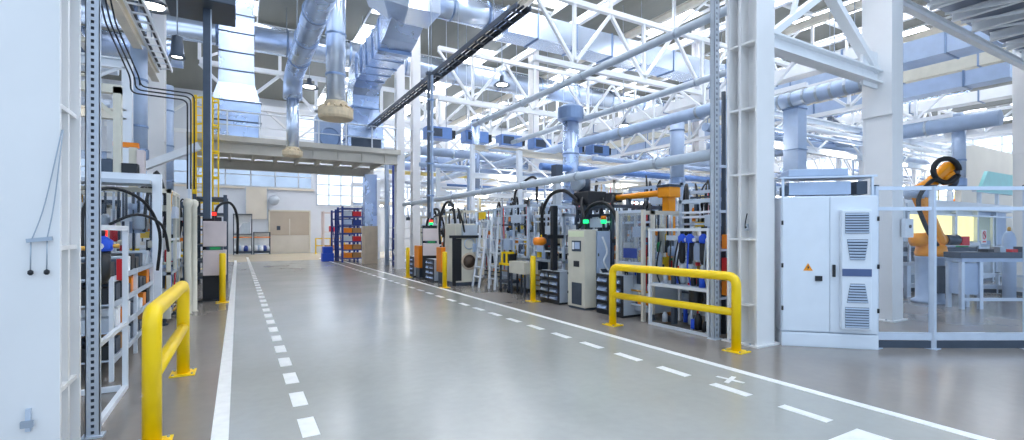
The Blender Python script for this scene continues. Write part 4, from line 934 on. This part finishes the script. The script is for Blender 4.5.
# left machines (fronts face +x)
station('left machine with many small tools behind the white frame', -2.0, 6.35, 1.5, 1.2, 1.95, 21, 'white_paint', 'machine_grey', flip=-1, blocks=44)
station('left machine with green lamp behind the white portal', -2.0, 8.0, 1.6, 1.3, 2.0, 22, 'machine_grey', 'machine_blue', flip=-1, blocks=46, hoses=4)
station('left glazed machine with yellow parts before the pendant box', -1.0, 10.0, 1.5, 1.4, 2.3, 23, 'machine_beige', 'machine_beige', 'guard_clear', flip=-1, blocks=42)
station('left dark machine beside the beige pendant box', -.95, 12.2, 1.5, 1.4, 2.2, 24, 'dark_steel', 'dark_steel', flip=-1, blocks=40, hoses=5)
station('left machine before the dark rack', -1.1, 14.6, 2.0, 1.6, 2.2, 25, 'beige', 'machine_grey', flip=-1, blocks=22)
for i in range(4):
    station('back row machine on the far left, %s from the big column' % ORD[i], -3.2, 8.3+i*2.6, 2.0, 1.5, 2.6+.2*(i % 2), 100+i, ['white_paint', 'beige', 'machine_blue', 'alu'][i], flip=-1, blocks=16)
# parts rack with boxes on the left
t = thing('parts_rack', 'low white parts rack with orange boxes behind the left white frame', 'rack', (-1.18, 6.6, 0))
for (p, q) in ((0, 0), (0, 1.38), (0, 2.76), (-.5, 0), (-.5, 1.38), (-.5, 2.76)): part(t, 'upright', B().bb(p-.02, p+.02, q-.02, q+.02, 0, 1.12), 'white_paint')
SHZ = (.22, .52, .82, 1.1)
for z in SHZ: part(t, 'shelf', B().bb(-.5, .0, .02, 2.74, z-.015, z), 'alu'); part(t, 'front_lip', B().bb(.0, .02, .02, 2.74, z-.04, z+.02), 'machine_grey')
RK = random.Random(3); CN = {'orange': 'orange', 'box_card': 'brown', 'black': 'black', 'machine_grey': 'grey', 'red': 'red', 'green': 'green', 'dark_steel': 'dark grey', 'paper': 'white'}
CM = ['black', 'box_card', 'dark_steel', 'dark_steel', 'orange', 'machine_grey', 'box_card', 'orange', 'paper', 'machine_grey', 'black', 'orange', 'black', 'dark_steel', 'paper', 'black']
for s_ in range(4):
    for j in range(9):
        m = CM[(s_*5+j*3+j//4) % 16]; hh = RK.uniform(.12, .22)
        solo('parts_box', '%s box, %s from the front on the %s shelf of the left rack' % (CN[m], ORD[j], ['lowest', 'second', 'third', 'top'][s_]), 'box', B().bb(-.4, -.02, 0, .23, 0, hh), m, (-1.18, 6.64+j*.3, SHZ[s_]+.001), 0, 'boxes on the left parts rack', .008)
# white portal on the left
t = thing('white_portal', 'white square portal frame standing over the left machines', 'frame', (-1.15, 9.70, 0))
part(t, 'post', B().bb(-.06, .06, -.06, .06, 0, 2.42), 'white_paint'); part(t, 'beam', B().bb(-1.5, .06, -.06, .06, 2.42, 2.54), 'white_paint'); part(t, 'post', B().bb(-1.5, -1.38, -.06, .06, 0, 2.42), 'white_paint')
part(t, 'shelf_plate', B().bb(-1.4, -.06, -.3, .3, 2.36, 2.42), 'machine_grey')
t = thing('jib_crane', 'beige angled gantry arm rising above the left portal', 'gantry', (-1.66, 9.72, 2.54))
part(t, 'column', B().bb(-.05, .05, -.06, .06, 0, 1.35), 'machine_beige'); part(t, 'jib', B().bb(-.5, .05, -.06, .06, 1.25, 1.38), 'machine_beige'); part(t, 'brace', B().bar((0, 0, .85), (-.4, 0, 1.26), .06, .06), 'machine_beige'); part(t, 'motor', B().bb(.06, .26, -.1, .1, 0, .15), 'black', 'black motor'); part(t, 'head', B().bb(-.3, -.05, -.08, .08, 0, .2), 'dark_steel')
t = thing('lift_column', 'tan lift column with an orange cross arm above the left portal', 'lift', (-1.38, 10.2, 2.3))
part(t, 'mast', B().bb(-.21, -.1, -.06, .06, 0, .72), 'machine_beige'); part(t, 'cross_arm', B().bb(-.42, -.08, -.05, .05, .72, .8), 'orange', 'orange cross arm'); part(t, 'box', B().bb(-.1, .0, -.1, .1, .2, .68), 'pink_beige'); part(t, 'slide', B().bb(-.42, -.36, -.04, .04, .4, .72), 'dark_steel')
t = thing('diagonal_conveyor', 'pale slanting chute high behind the left machines', 'chute', (-1.3, 13.6, 2.9)); part(t, 'chute', B().bar((-.9, 0, 0), (.5, 0, .75), .25, .16), 'white_paint'); part(t, 'drive', B().bb(-1.05, -.7, -.2, .2, -.25, .1), 'dark_steel'); part(t, 'bracket', B().bar((.3, 0, .55), (.3, 0, -1.0), .05, .05), 'alu')
# hoses and vertical grey tubes
for i, (x, y) in enumerate([(-.86, 11.35), (-.78, 11.62)]):
    solo('riser_pipe', '%s pale upright pipe left of the pendant box' % ['nearer', 'farther'][i], 'pipe', B().lathe([(.08, 0), (.06, .02), (.06, 2.1), (.08, 2.14), (.08, 2.22), (.03, 2.26)], (0, 0, 0), 16), 'machine_beige', (x, y, 0), 0, 'upright pipes by the pendant')
solo('air_hose', 'thick black hose arching over the left machine with the green lamp', 'hose', B().tube(smooth_path([(-.3, 0, 1.1), (-.32, .1, 1.9), (-.1, .2, 2.2), (.25, .5, 2.05), (.4, .9, 1.6), (.35, 1.1, 1.0)]), .022, 10), 'rubber', (-1.45, 8.2, 0))
solo('air_hose', 'black hose curving down beside the white portal', 'hose', B().tube(smooth_path([(-.2, 0, 1.7), (.1, .1, 1.85), (.35, .4, 1.7), (.4, .7, 1.3)]), .02, 10), 'rubber', (-1.35, 8.5, 0))
def stack_light(label, loc, cols, r=.045, stand=0):
    t = thing('stack_light', label, 'signal lamp', loc); z = .12
    part(t, 'pole', B().lathe([(r*.5, -stand), (r*.5, z)], (0, 0, 0), 8), 'black')
    for c in cols: part(t, 'lens', B().lathe([(r, z), (r, z+.075), (r*.8, z+.08)], (0, 0, 0), 14), c, c.split('_')[-1]+' lens'); z += .085
    part(t, 'cap', B().lathe([(r, z), (r*.6, z+.02), (.005, z+.022)], (0, 0, 0), 12), 'black')
def lamp_body(): pass
stack_light('green and red signal lamp on the left machine behind the slotted post', (-1.42, 7.4, 1.34), ['led_green', 'led_red'], .06)
stack_light('red signal lamp low behind the left slotted post', (-1.55, 5.9, 1.55), ['led_red'], .08, 1.55)
stack_light('green signal lamp on the tall beige control box', (6.35, 8.0, 1.66), ['led_green'], .06)
stack_light('green signal lamp on the grey drive cabinet beside the beige box', (6.75, 7.9, 1.66), ['led_green', 'orange'], .06)
stack_light('red signal lamp on the pink pendant box of the middle machines', (5.72, 15.6, 1.73), ['led_green', 'led_red'], .065)
stack_light('red signal lamp on the beige pendant box left of the aisle', (-.5, 13.1, 1.86), ['led_red'], .06)

# ================================================================== CONTROL BOXES
t = thing('control_box', 'tall beige control box with small screens at the right machine line', 'cabinet', (6.1, 7.72, 0))
part(t, 'body', B().bb(0, .3, 0, .58, .05, 1.65), 'machine_beige', bevel=.01); part(t, 'plinth', B().bb(.02, .28, .02, .56, 0, .05), 'dark_steel')
scr = part(t, 'screen', B().bb(-.012, 0, .12, .42, 1.2, 1.42), 'dark_steel', 'dark screen'); part(scr, 'display', B().bb(-.015, -.011, .15, .32, 1.25, 1.39), 'machine_blue'); part(scr, 'key_pad', B().bb(-.016, -.011, .34, .40, 1.24, 1.39), 'paper'); part(t, 'screen', B().bb(-.012, 0, .18, .36, .88, 1.0), 'black', 'small black panel')
part(t, 'header_strip', B().bb(-.01, 0, .03, .55, 1.5, 1.62), 'pale_panel', 'yellowish top strip'); part(t, 'vent_grille', B().bb(-.012, 0, .1, .42, .1, .55), 'dark_steel')
for z in (.3, .7, 1.1, 1.5): part(t, 'hinge', B().bb(-.01, .0, .555, .575, z, z+.05), 'black')
t = thing('drive_cabinet', 'blue grey drive cabinet right beside the tall beige control box', 'cabinet', (6.42, 7.70, 0))
part(t, 'body', B().bb(0, .34, 0, .55, .05, 1.62), 'machine_blue', bevel=.01); part(t, 'plinth', B().bb(.02, .32, .02, .53, 0, .05), 'dark_steel')
part(t, 'cable_bundle', B().tube(smooth_path([(.1, -.03, 1.5), (.2, -.06, 1.2), (.12, -.05, 1.0), (.25, -.04, .8)]), .02, 8), 'white_paint'); part(t, 'sticker', B().bb(.05, .28, -.006, 0, .55, .85), 'paper'); part(t, 'label_mark', B().prism([(.06, .84), (.27, .56), (.27, .84)], .003, Matrix.Translation((0, -.01, 0))), 'dark_steel')
for z in (.3, .7, 1.1): part(t, 'latch', B().bb(.01, .03, -.012, 0, z, z+.06), 'black')
def pendant(label, loc, rz, m, h0, h1, w=.42, d=.22, post='black'):
    t = thing('pendant_box', label, 'control box', loc, rz)
    part(t, 'upper_case', B().bb(-w/2, w/2, -d/2, d/2, (h0+h1)/2+.04, h1), m, bevel=.012); part(t, 'lower_case', B().bb(-w/2, w/2, -d/2, d/2, h0, (h0+h1)/2-.04), m, bevel=.012)
    part(t, 'spine', B().bb(-w/2-.02, w/2-.1, d/2, d/2+.1, 0, h1+.1), post); part(t, 'screen', B().bb(-w*.2, w*.25, -d/2-.008, -d/2, (h0+h1)/2-.03, (h0+h1)/2+.03), 'green', 'green display'); part(t, 'display_frame', B().bb(-w*.35, w*.35, -d/2, d/2, (h0+h1)/2-.04, (h0+h1)/2+.04), 'dark_steel')
    part(t, 'foot', B().bb(-w/2-.1, w/2, -.1, d/2+.15, 0, .03), post)
    part(t, 'hose', B().tube(smooth_path([(.0, d/2+.05, h1), (.05, d/2+.1, h1+.35), (.3, d/2+.2, h1+.45), (.45, d/2+.5, h1+.1), (.45, d/2+.6, h1-.8)]), .03, 9), 'rubber', 'black hose')
    return t
pendant('beige two part pendant box on a black post left of the aisle', (-.47, 13.1, 0), 0, 'pink_beige', .6, 1.85, .46, .26)
pendant('pink beige pendant box hung with hoses at the right middle machines', (5.72, 15.6, 0), math.radians(-20), 'pink_beige', .8, 1.72, .55, .24)
# bin racks
def bins(label, x, y, w, d, cols, rows, h, rz=0, side=None):
    t = thing('bin_rack', label, 'rack', (x, y, 0), rz)
    part(t, 'case', B().bb(.02, w, 0, d, .04, h), side or 'machine_grey'); part(t, 'base', B().bb(.0, w, 0, d, 0, .04), 'black')
    part(t, 'front_frame', B().bb(-.005, .02, 0, d, .04, h), 'black')
    for c in range(cols):
        for r in range(rows):
            y0 = d*(c+.15)/cols; y1 = d*(c+.85)/cols; z0 = .06+(h-.08)*(r+.18)/rows; z1 = .06+(h-.08)*(r+.8)/rows
            part(t, 'tray', B().add([(-.005, y0, z0), (-.005, y1, z0), (-.005, y1, z1), (-.005, y0, z1), (-.05, y0, z0+.02), (-.05, y1, z0+.02), (-.03, y1, z0+.06), (-.03, y0, z0+.06)], [(0, 1, 2, 3), (4, 5, 6, 7), (0, 1, 5, 4), (2, 3, 7, 6), (1, 2, 6, 5), (0, 3, 7, 4)]), 'galvanised', 'silver tray')
            part(t, 'tray_edge', B().bb(-.055, -.006, y0-.01, y1+.01, z1-.01, z1+.005), 'dark_steel')
    return t
bins('black fronted bin rack with silver trays just right of the lone bollard', 6.12, 8.65, .55, .75, 2, 4, .72)
bins('black fronted bin rack with silver trays under the drive cabinet, by the barrier end', 6.2, 6.72, .5, .75, 2, 4, .78)
bins('small black bin rack between the bollard and orange panel of the pendant', 5.42, 16.6, .5, .7, 2, 4, .72)
bins('small black bin rack in front of the pink beige pendant box', 5.4, 14.5, .4, .7, 2, 4, .72)
t = thing('drum_box', 'grey rounded drum standing on the floor left of the beige control box', 'drum', (6.95, 8.45, 0)); part(t, 'drum', B().lathe([(.3, 0), (.32, .04), (.32, 1.0), (.29, 1.04), (.05, 1.05)], (0, 0, 0), 24), 'machine_blue')
for z in (.35, .7): part(t, 'hoop', ring((0, 0, z), .318, 'z', .03, .01), 'steel_grey')
for i, (x, y, w) in enumerate([(5.42, 16.02, .48), (5.45, 13.98, .42)]):
    t = thing('orange_panel', 'orange cover panel at the right middle machines, %s the pendant box' % ['left of', 'right of'][i], 'panel', (x, y, 0))
    part(t, 'cover', B().bb(0, .28, 0, w, .35, 1.12), 'orange', bevel=.015); part(t, 'stand', B().bb(.05, .24, .05, w-.05, 0, .35), 'dark_steel')
# dark panel and fan machine
t = thing('fan_machine', 'beige machine housing with a big round fan opening and black frame', 'machine', (5.47, 13.15, 0))
part(t, 'housing', B().bb(.1, .82, 0, .78, .1, 1.85), 'machine_beige', bevel=.015); part(t, 'side_box', B().bb(.3, .75, -.12, .0, 1.5, 1.8), 'machine_grey'); part(t, 'dark_gap', B().bb(.12, .3, -.01, 0, .15, 1.4), 'black'); part(t, 'conduit', B().tube([(.78, -.04, .1), (.78, -.04, 2.2)], .03, 8), 'alu'); part(t, 'junction', B().bb(.66, .8, -.06, 0, 1.0, 1.25), 'machine_blue'); part(t, 'hose', B().tube(smooth_path([(.35, -.1, 1.6), (.2, -.3, 1.9), (.15, -.1, 2.3), (.3, .2, 2.2), (.4, .3, 1.84)]), .03, 8), 'rubber'); part(t, 'base', B().bb(.05, .95, .0, .8, 0, .1), 'dark_steel')  # black sheet on the housing front stands in for a dark gap
part(t, 'fan_ring', B().lathe([(.2, -.02), (.26, -.02), (.26, .0), (.2, 0), (.2, -.02)], (.55, -.0, .72), 24, True, 'y'), 'concrete_beige', 'brown fan rim'); part(t, 'fan_disc', B().lathe([(.01, -.012), (.2, -.005)], (.55, 0, .72), 24, True, 'y'), 'brown')
part(t, 'black_frame', B().bb(.0, .1, -.05, .0, 0, 1.5), 'black'); part(t, 'black_beam', B().bb(-.1, .95, -.08, -.02, 1.42, 1.5), 'black')
part(t, 'sight_glass', B().lathe([(.14, -.015), (.17, -.015), (.17, 0), (.14, 0), (.14, -.015)], (.55, 0, 1.25), 20, True, 'y'), 'alu')
# orange motor at the bollard
t = thing('spindle_motor', 'round orange motor lying at the machine above the lone bollard', 'motor', (6.35, 9.55, 1.38)); part(t, 'casing', B().lathe([(.03, -.3), (.09, -.28), (.1, -.08), (.07, .0)], (0, 0, 0), 16, axis='x'), 'orange'); part(t, 'mount', B().bb(0, .3, -.08, .08, -.1, .1), 'dark_steel')
t = thing('side_table', 'small beige table beside the lone bollard', 'table', (6.1, 10.1, 0)); part(t, 'top', B().bb(0, .4, 0, .75, .55, .85), 'machine_beige')
for (a, b) in ((.05, .05), (.35, .05), (.05, .7), (.35, .7)): part(t, 'leg', B().bar((a, b, 0), (a, b, .55), .04, .04), 'dark_steel')
# white ladder
t = thing('step_ladder', 'white steel step ladder with yellow sign leaning at the glazed machines', 'ladder', (6.0, 12.45, 0))
for b in (0, .42): part(t, 'stile', B().bar((0, b, 0), (.32, b, 1.95), .05, .05), 'white_paint'); part(t, 'rear_leg', B().bar((.62, b, 0), (.36, b, 1.9), .04, .04), 'white_paint')
for i in range(6): part(t, 'step', B().bb(.05*i+.01, .05*i+.13, .02, .4, .28+i*.28, .31+i*.28), 'white_paint')
part(t, 'platform', B().bb(.28, .5, 0, .42, 1.9, 1.94), 'white_paint'); part(t, 'sign', B().bb(.2, .23, .0, .42, 1.98, 2.18), 'yellow', 'yellow sign plate')
t = thing('step_ladder', 'second white ladder frame just right of the yellow sign ladder', 'ladder', (6.15, 11.75, 0))
for b in (0, .36): part(t, 'stile', B().bar((0, b, 0), (.12, b, 2.0), .05, .05), 'white_paint')
for i in range(5): part(t, 'step', B().bar((.02*i+.02, 0, .3+i*.36), (.02*i+.02, .36, .3+i*.36), .05, .03), 'white_paint')
# gripper trolley
t = thing('gripper_trolley', 'dark trolley with yellow grippers inside the glazed machine line', 'trolley', (6.12, 10.95, 0))
part(t, 'frame', B().bb(0, .35, 0, .5, .25, .32), 'dark_steel'); part(t, 'deck', B().bb(0, .35, 0, .5, .72, .78), 'yellow')
for (a, b) in ((.04, .04), (.31, .04), (.04, .46), (.31, .46)): part(t, 'leg', B().bar((a, b, 0.05), (a, b, .72), .04, .04), 'dark_steel'); part(t, 'wheel', B().lathe([(.05, -.015), (.05, .015)], (a, b, .05), 12, axis='y'), 'black')
for i in range(4): part(t, 'gripper', B().bb(.05, .28, .03+i*.12, .1+i*.12, .78, 1.02+.05*(i % 2)), ['black', 'yellow', 'dark_steel', 'yellow'][i])
# yellow gantry robots at the right machine line
t = thing('gantry_robot', 'orange gantry arm on a mast above the glazed machine by the barrier', 'robot', (8.05, 7.3, 0))
part(t, 'mast', B().bb(-.1, .1, -.1, .1, 0, 2.5), 'robot_orange', bevel=.015); part(t, 'head', B().bb(-.17, .17, -.17, .17, 2.34, 2.56), 'robot_orange', bevel=.02); part(t, 'arm', B().tube([(-.05, .1, 2.45), (-.15, 1.5, 2.42)], .07, 12), 'robot_orange')
part(t, 'arm_motor', B().bb(-.3, 0, 1.45, 2.3, 2.32, 2.54), 'black', 'black arm motor'); part(t, 'cap', B().bb(-.18, .18, -.18, .18, 2.56, 2.61), 'dark_steel'); part(t, 'tool', B().lathe([(.04, 1.95), (.06, 2.0), (.06, 2.4)], (-.12, 1.1, 0), 12), 'dark_steel')
t = thing('gantry_robot', 'dark robot head with looping black hoses above the tall control box', 'robot', (6.85, 8.6, 0))
part(t, 'mast', B().bb(-.09, .09, -.09, .09, 0, 2.35), 'dark_steel'); part(t, 'head', B().bb(-.22, .28, -.35, .2, 2.2, 2.5), 'black', bevel=.02); part(t, 'motor', B().lathe([(.05, 0), (.15, .03), (.15, .3), (.08, .36)], (.0, .1, 2.5), 16), 'dark_steel'); part(t, 'turn_disc', B().lathe([(.16, -.1), (.2, -.08), (.2, .05), (.1, .09)], (-.12, .15, 2.72), 18, axis='x'), 'steel_grey')
def arch(label, x, y, pts, r=.04): solo('air_hose', label, 'hose', B().tube(smooth_path(pts, 6), r, 10), 'rubber', (x, y, 0))
arch('big black hose looping left from the dark robot head', 6.6, 8.6, [(0, 0, 2.3), (-.1, .4, 2.55), (-.15, .9, 2.45), (-.1, 1.3, 2.0), (0, 1.35, 1.4), (.1, 1.3, 1.0)])
arch('black hose sweeping down right of the dark robot head', 6.6, 8.3, [(.1, .2, 2.4), (-.05, .1, 2.2), (-.15, -.1, 1.9), (-.2, .0, 1.7)])
arch('black hose arching from the robot head towards the drive cabinet', 6.6, 8.1, [(0, .3, 1.9), (-.05, 0, 2.15), (0, -.4, 2.2), (.05, -.7, 1.9), (.1, -.75, 1.2), (.1, -.7, .9)])
arch('black hose loop rising over the pink pendant box', 5.7, 13.9, [(0, .8, 1.2), (-.05, .7, 2.0), (0, .3, 2.5), (.05, -.1, 2.45), (.1, -.2, 1.9), (.1, -.2, 1.3)])
arch('black hose loop high left of the pendant box', 5.75, 15.2, [(0, 1.0, 1.0), (0, .9, 1.9), (.05, .4, 2.35), (.1, 0, 2.3), (.1, -.1, 1.8)])
arch('thin black hose arching far above the machine with the round fan', 8.2, 13.2, [(0, 1.0, 2.4), (0, .9, 3.0), (.1, .3, 3.35), (.1, -.2, 3.3), (.1, -.25, 2.6)])
t = thing('robot_arm', 'slim grey robot arm raised over the machines behind the white ladder', 'robot', (8.7, 12.4, 0)); part(t, 'mast', B().bb(-.1, .1, -.1, .1, 0, 3.2), 'machine_grey'); part(t, 'head', B().bb(-.13, .13, -.13, .13, 3.2, 3.7), 'dark_steel'); part(t, 'arm', B().bar((0, 0, 3.3), (-.5, .6, 3.2), .12, .12), 'machine_grey')
t = thing('black_post', 'black post with slim arm standing behind the drive cabinet', 'post', (6.72, 7.28, 0)); part(t, 'pole', B().bb(-.06, .06, -.06, .06, 0, 1.9), 'black'); part(t, 'arm', B().bb(-.25, .25, -.04, .04, 1.38, 1.46), 'black'); part(t, 'foot', B().bb(-.12, .12, -.12, .12, 0, .03), 'black')
t = thing('black_post', 'black post with slim arm standing behind the grey drum', 'post', (6.3, 9.1, 0)); part(t, 'pole', B().bb(-.06, .06, -.06, .06, .72, 2.2), 'black'); part(t, 'arm', B().bb(-.2, .25, -.04, .04, 1.45, 1.53), 'black'); part(t, 'pedestal', B().bb(-.1, .1, -.1, .1, 0.0, .72), 'black')
t = thing('dark_monitor', 'black framed dark screen high behind the right slotted post', 'monitor', (7.4, 5.35, 0)); part(t, 'frame', B().bb(-.32, .32, -.04, .04, 1.7, 2.35), 'black'); part(t, 'screen', B().bb(-.27, .27, -.05, -.04, 1.76, 2.29), 'machine_blue'); part(t, 'stand', B().bar((0, .0, .92), (0, 0, 1.7), .06, .06), 'dark_steel')
t = thing('guard_panel', 'large hazy guard panel in a grey frame left of the white rack', 'guard', (6.3, 6.3, 0))
for b in (0, .66): part(t, 'post', B().bb(-.03, .03, b-.03, b+.03, 0, 2.0), 'beige')
part(t, 'top_rail', B().bb(-.02, .02, .03, .63, 1.95, 2.0), 'alu'); part(t, 'mid_rail', B().bb(-.02, .02, .03, .63, 1.0, 1.05), 'alu'); part(t, 'pane', B().bb(-.004, .004, .03, .63, 1.05, 1.95), 'guard_hazy')
part(t, 'notice', B().bb(-.012, -.006, .15, .5, 1.12, 1.3), 'rack_blue', 'dark blue notice'); 

# ================================================================== FAR END
def shelf_rack(label, x, y, w, d, h, m, n, loads=(), name='storage_rack'):
    t = thing(name, label, 'rack', (x, y, 0))
    for a in (0, w):
        for b in (0, d): part(t, 'upright', B().bb(a-.05, a+.05, b-.05, b+.05, 0, h), m)
    for i in range(n):
        z = .2+(h-.3)*i/(n-1); part(t, 'shelf', B().bb(0, w, 0, d, z-.03, z+.03), m)
    for a in (0, w): part(t, 'brace', B().bar((a, .05, .3), (a, d-.05, h-.3), .04, .04), m)
    return t
shelf_rack('dark blue storage rack standing before the tan clad column', 4.75, 26.3, 1.05, 1.3, 2.95, 'rack_blue', 7)
shelf_rack('second dark blue rack half hidden behind the first blue rack', 4.7, 28.0, 1.0, 1.3, 2.85, 'rack_blue', 7)
RB = random.Random(5)
for i in range(7):
    z = .23+(2.65)*i/6
    if i < 6:
        for j in range(2):
            m, w = [('orange', 'orange'), ('box_card', 'brown'), ('machine_blue', 'grey blue'), ('rack_blue', 'blue'), ('machine_grey', 'grey'), ('red', 'red')][(i*2+j) % 6]
            if i < 2: m, w = [('orange', 'orange'), ('box_card', 'brown')][j]
            solo('crate', '%s crate on the %s shelf of the blue rack, %s side' % (w, ORD[i], ['aisle', 'column'][j]), 'crate', B().bb(0, .42, 0, .55, 0, .26), m, (4.83+j*.48, 26.35, z), 0, 'crates on the blue rack')
solo('crate', 'blue crate on the floor at the left foot of the blue rack', 'crate', B().bb(0, .6, 0, .5, 0, .45), 'blue', (3.95, 27.6, 0), bevel=.02)
solo('crate', 'smaller blue crate stacked on the one at the foot of the rack', 'crate', B().bb(0, .5, 0, .45, 0, .35), 'blue', (4.0, 27.62, .45), bevel=.02)
shelf_rack('thin purple grey shelf rack at the far wall right of the gate', 5.35, 36.8, 1.6, .8, 3.1, 'pink_beige', 3)
for i in range(3):
    solo('crate', '%s crate on the purple grey shelf at the far wall' % ['lower brown', 'middle red', 'upper blue'][i], 'crate', B().bb(0, .6, 0, .5, 0, .4), ['box_card', 'red', 'rack_blue'][i], (5.5+i*.3, 36.9, .23+1.4*min(i, 1)+(0 if i < 2 else 0)), 0) if i < 2 else None
t = thing('yellow_railing', 'yellow railing standing in front of the far wall by the gate', 'railing', (4.9, 37.4, 0))
for i in range(3): part(t, 'post', B().bar((i*1.0, 0, 0), (i*1.0, 0, 1.15), .08, .08), 'yellow')
for z in (.6, 1.12): part(t, 'rail', B().bar((0, 0, z), (2.0, 0, z), .07, .07), 'yellow')
def cart(label, x, y, w, h, seed):
    R = random.Random(seed); t = thing('display_cart', label, 'cart', (x, y, 0))
    for a in (0, w):
        for b in (0, .7): part(t, 'post', B().bar((a, b, .02), (a, b, h), .06, .06), 'dark_steel')
    part(t, 'base', B().bb(0, w, 0, .7, .12, .26), 'dark_steel'); part(t, 'back_panel', B().bb(.03, w-.03, .66, .69, .26, h-.05), 'paper', 'white back'); part(t, 'top', B().bb(0, w, 0, .7, h-.06, h), 'dark_steel')
    part(t, 'orange_strip', B().bb(.0, w, -.04, -.03, min(1.2, h-.35), min(1.27, h-.28)), 'orange')
    for i in range(5): part(t, 'bag', B().lathe([(.05, 0), (.16, .03), (.15, .25), (.06, .4)], (.15+i*(w-.3)/4, .3+R.uniform(-.1, .1), .26), 12), ['paper', 'machine_blue', 'paper', 'rack_blue', 'paper'][i])
    if h > 2: 
        part(t, 'shelf', B().bb(0, w, 0, .7, 1.42, 1.48), 'dark_steel'); part(t, 'hood', B().prism([(.1, 1.5), (w-.1, 1.5), (w-.1, 2.3), (w*.5, 2.2)], .3), 'machine_grey', 'grey covered load')
    return t
cart('tall dark framed cart with white load left of the gate', -.28, 37.9, 1.1, 2.85, 1)
cart('low dark framed cart with white and blue bags next to the gate', .95, 37.9, 1.0, 1.6, 2)
t = thing('wall_fan', 'grey round fan unit on the far wall above the gate', 'fan', (2.3, 39.6, 3.95)); part(t, 'cage', B().lathe([(.05, -.12), (.35, -.1), (.38, 0), (.3, .08)], (0, 0, 0), 20, True, 'y'), 'machine_grey'); part(t, 'bracket', B().bb(-.08, .08, .05, .4, -.1, .1), 'dark_steel'); part(t, 'motor', B().lathe([(.12, .05), (.12, .25)], (0, 0, 0), 12, True, 'y'), 'dark_steel')
shelf_rack('black storage rack left of the aisle behind the pendant box', -1.15, 17.4, .8, 1.8, 2.75, 'dark_steel', 6)
shelf_rack('white service rack between the platform columns', 6.5, 22.5, 1.2, 1.4, 1.9, 'white_paint', 4)
# pipes by the platform columns
for i, (x, y) in enumerate([(6.25, 23.2), (6.55, 23.0), (6.9, 23.2)]):
    solo('riser_pipe', '%s blue upright pipe between the tan clad column and the white column' % ORD[i], 'pipe', B().tube([(0, 0, 0), (0, 0, 4.85)], .1, 12), 'rack_blue' if i == 1 else 'machine_blue', (x, y, 0), 0, 'blue risers at the platform')
t = thing('white_guardrail', 'white railed landing seen beyond the platform column', 'railing', (7.5, 21.8, 2.6))
part(t, 'deck', B().bb(0, 2.6, 0, 1.4, 0, .12), 'white_paint')
for i in range(5): part(t, 'post', B().bar((.05+i*.6, 0.05, .12), (.05+i*.6, .05, 1.2), .05, .05), 'white_paint')
part(t, 'rail', B().bar((0, .05, 1.2), (2.5, .05, 1.2), .05, .05), 'white_paint'); part(t, 'rail', B().bar((0, .05, .7), (2.5, .05, .7), .04, .04), 'white_paint')
for (a, b) in ((.1, .1), (2.5, .1), (.1, 1.3), (2.5, 1.3)): part(t, 'leg', B().bar((a, b, -2.6), (a, b, 0), .08, .08), 'white_paint')

# ================================================================== CAMERA, LIGHT
cam = bpy.data.cameras.new('camera'); co = bpy.data.objects.new('camera', cam); C.objects.link(co)
cam.sensor_width = 36; cam.lens = F/1024*36; cam.shift_y = 12/1024; cam.clip_end = 200
co.location = (0, 0, 1.6); co.rotation_euler = (PI/2, 0, -TH); S.camera = co
w = bpy.data.worlds.new('sky'); S.world = w; w.use_nodes = True
bg = w.node_tree.nodes['Background']; 
tc = w.node_tree.nodes.new('ShaderNodeTexCoord'); sx = w.node_tree.nodes.new('ShaderNodeSeparateXYZ'); rp = w.node_tree.nodes.new('ShaderNodeValToRGB')
w.node_tree.links.new(tc.outputs['Generated'], sx.inputs[0]); w.node_tree.links.new(sx.outputs['Z'], rp.inputs['Fac'])
rp.color_ramp.elements[0].color = (.55, .70, .92, 1); rp.color_ramp.elements[1].color = (.62, .80, 1, 1)
w.node_tree.links.new(rp.outputs['Color'], bg.inputs['Color']); bg.inputs['Strength'].default_value = 1.0
S.view_settings.view_transform = 'Standard'; S.view_settings.look = 'None'; S.view_settings.gamma = 1; S.view_settings.exposure = 0.78; S.view_settings.use_curve_mapping = False
S.cycles.use_denoising = True; S.cycles.max_bounces = 8; S.cycles.diffuse_bounces = 4; S.cycles.glossy_bounces = 4; S.cycles.transparent_max_bounces = 16; S.cycles.sample_clamp_indirect = 8
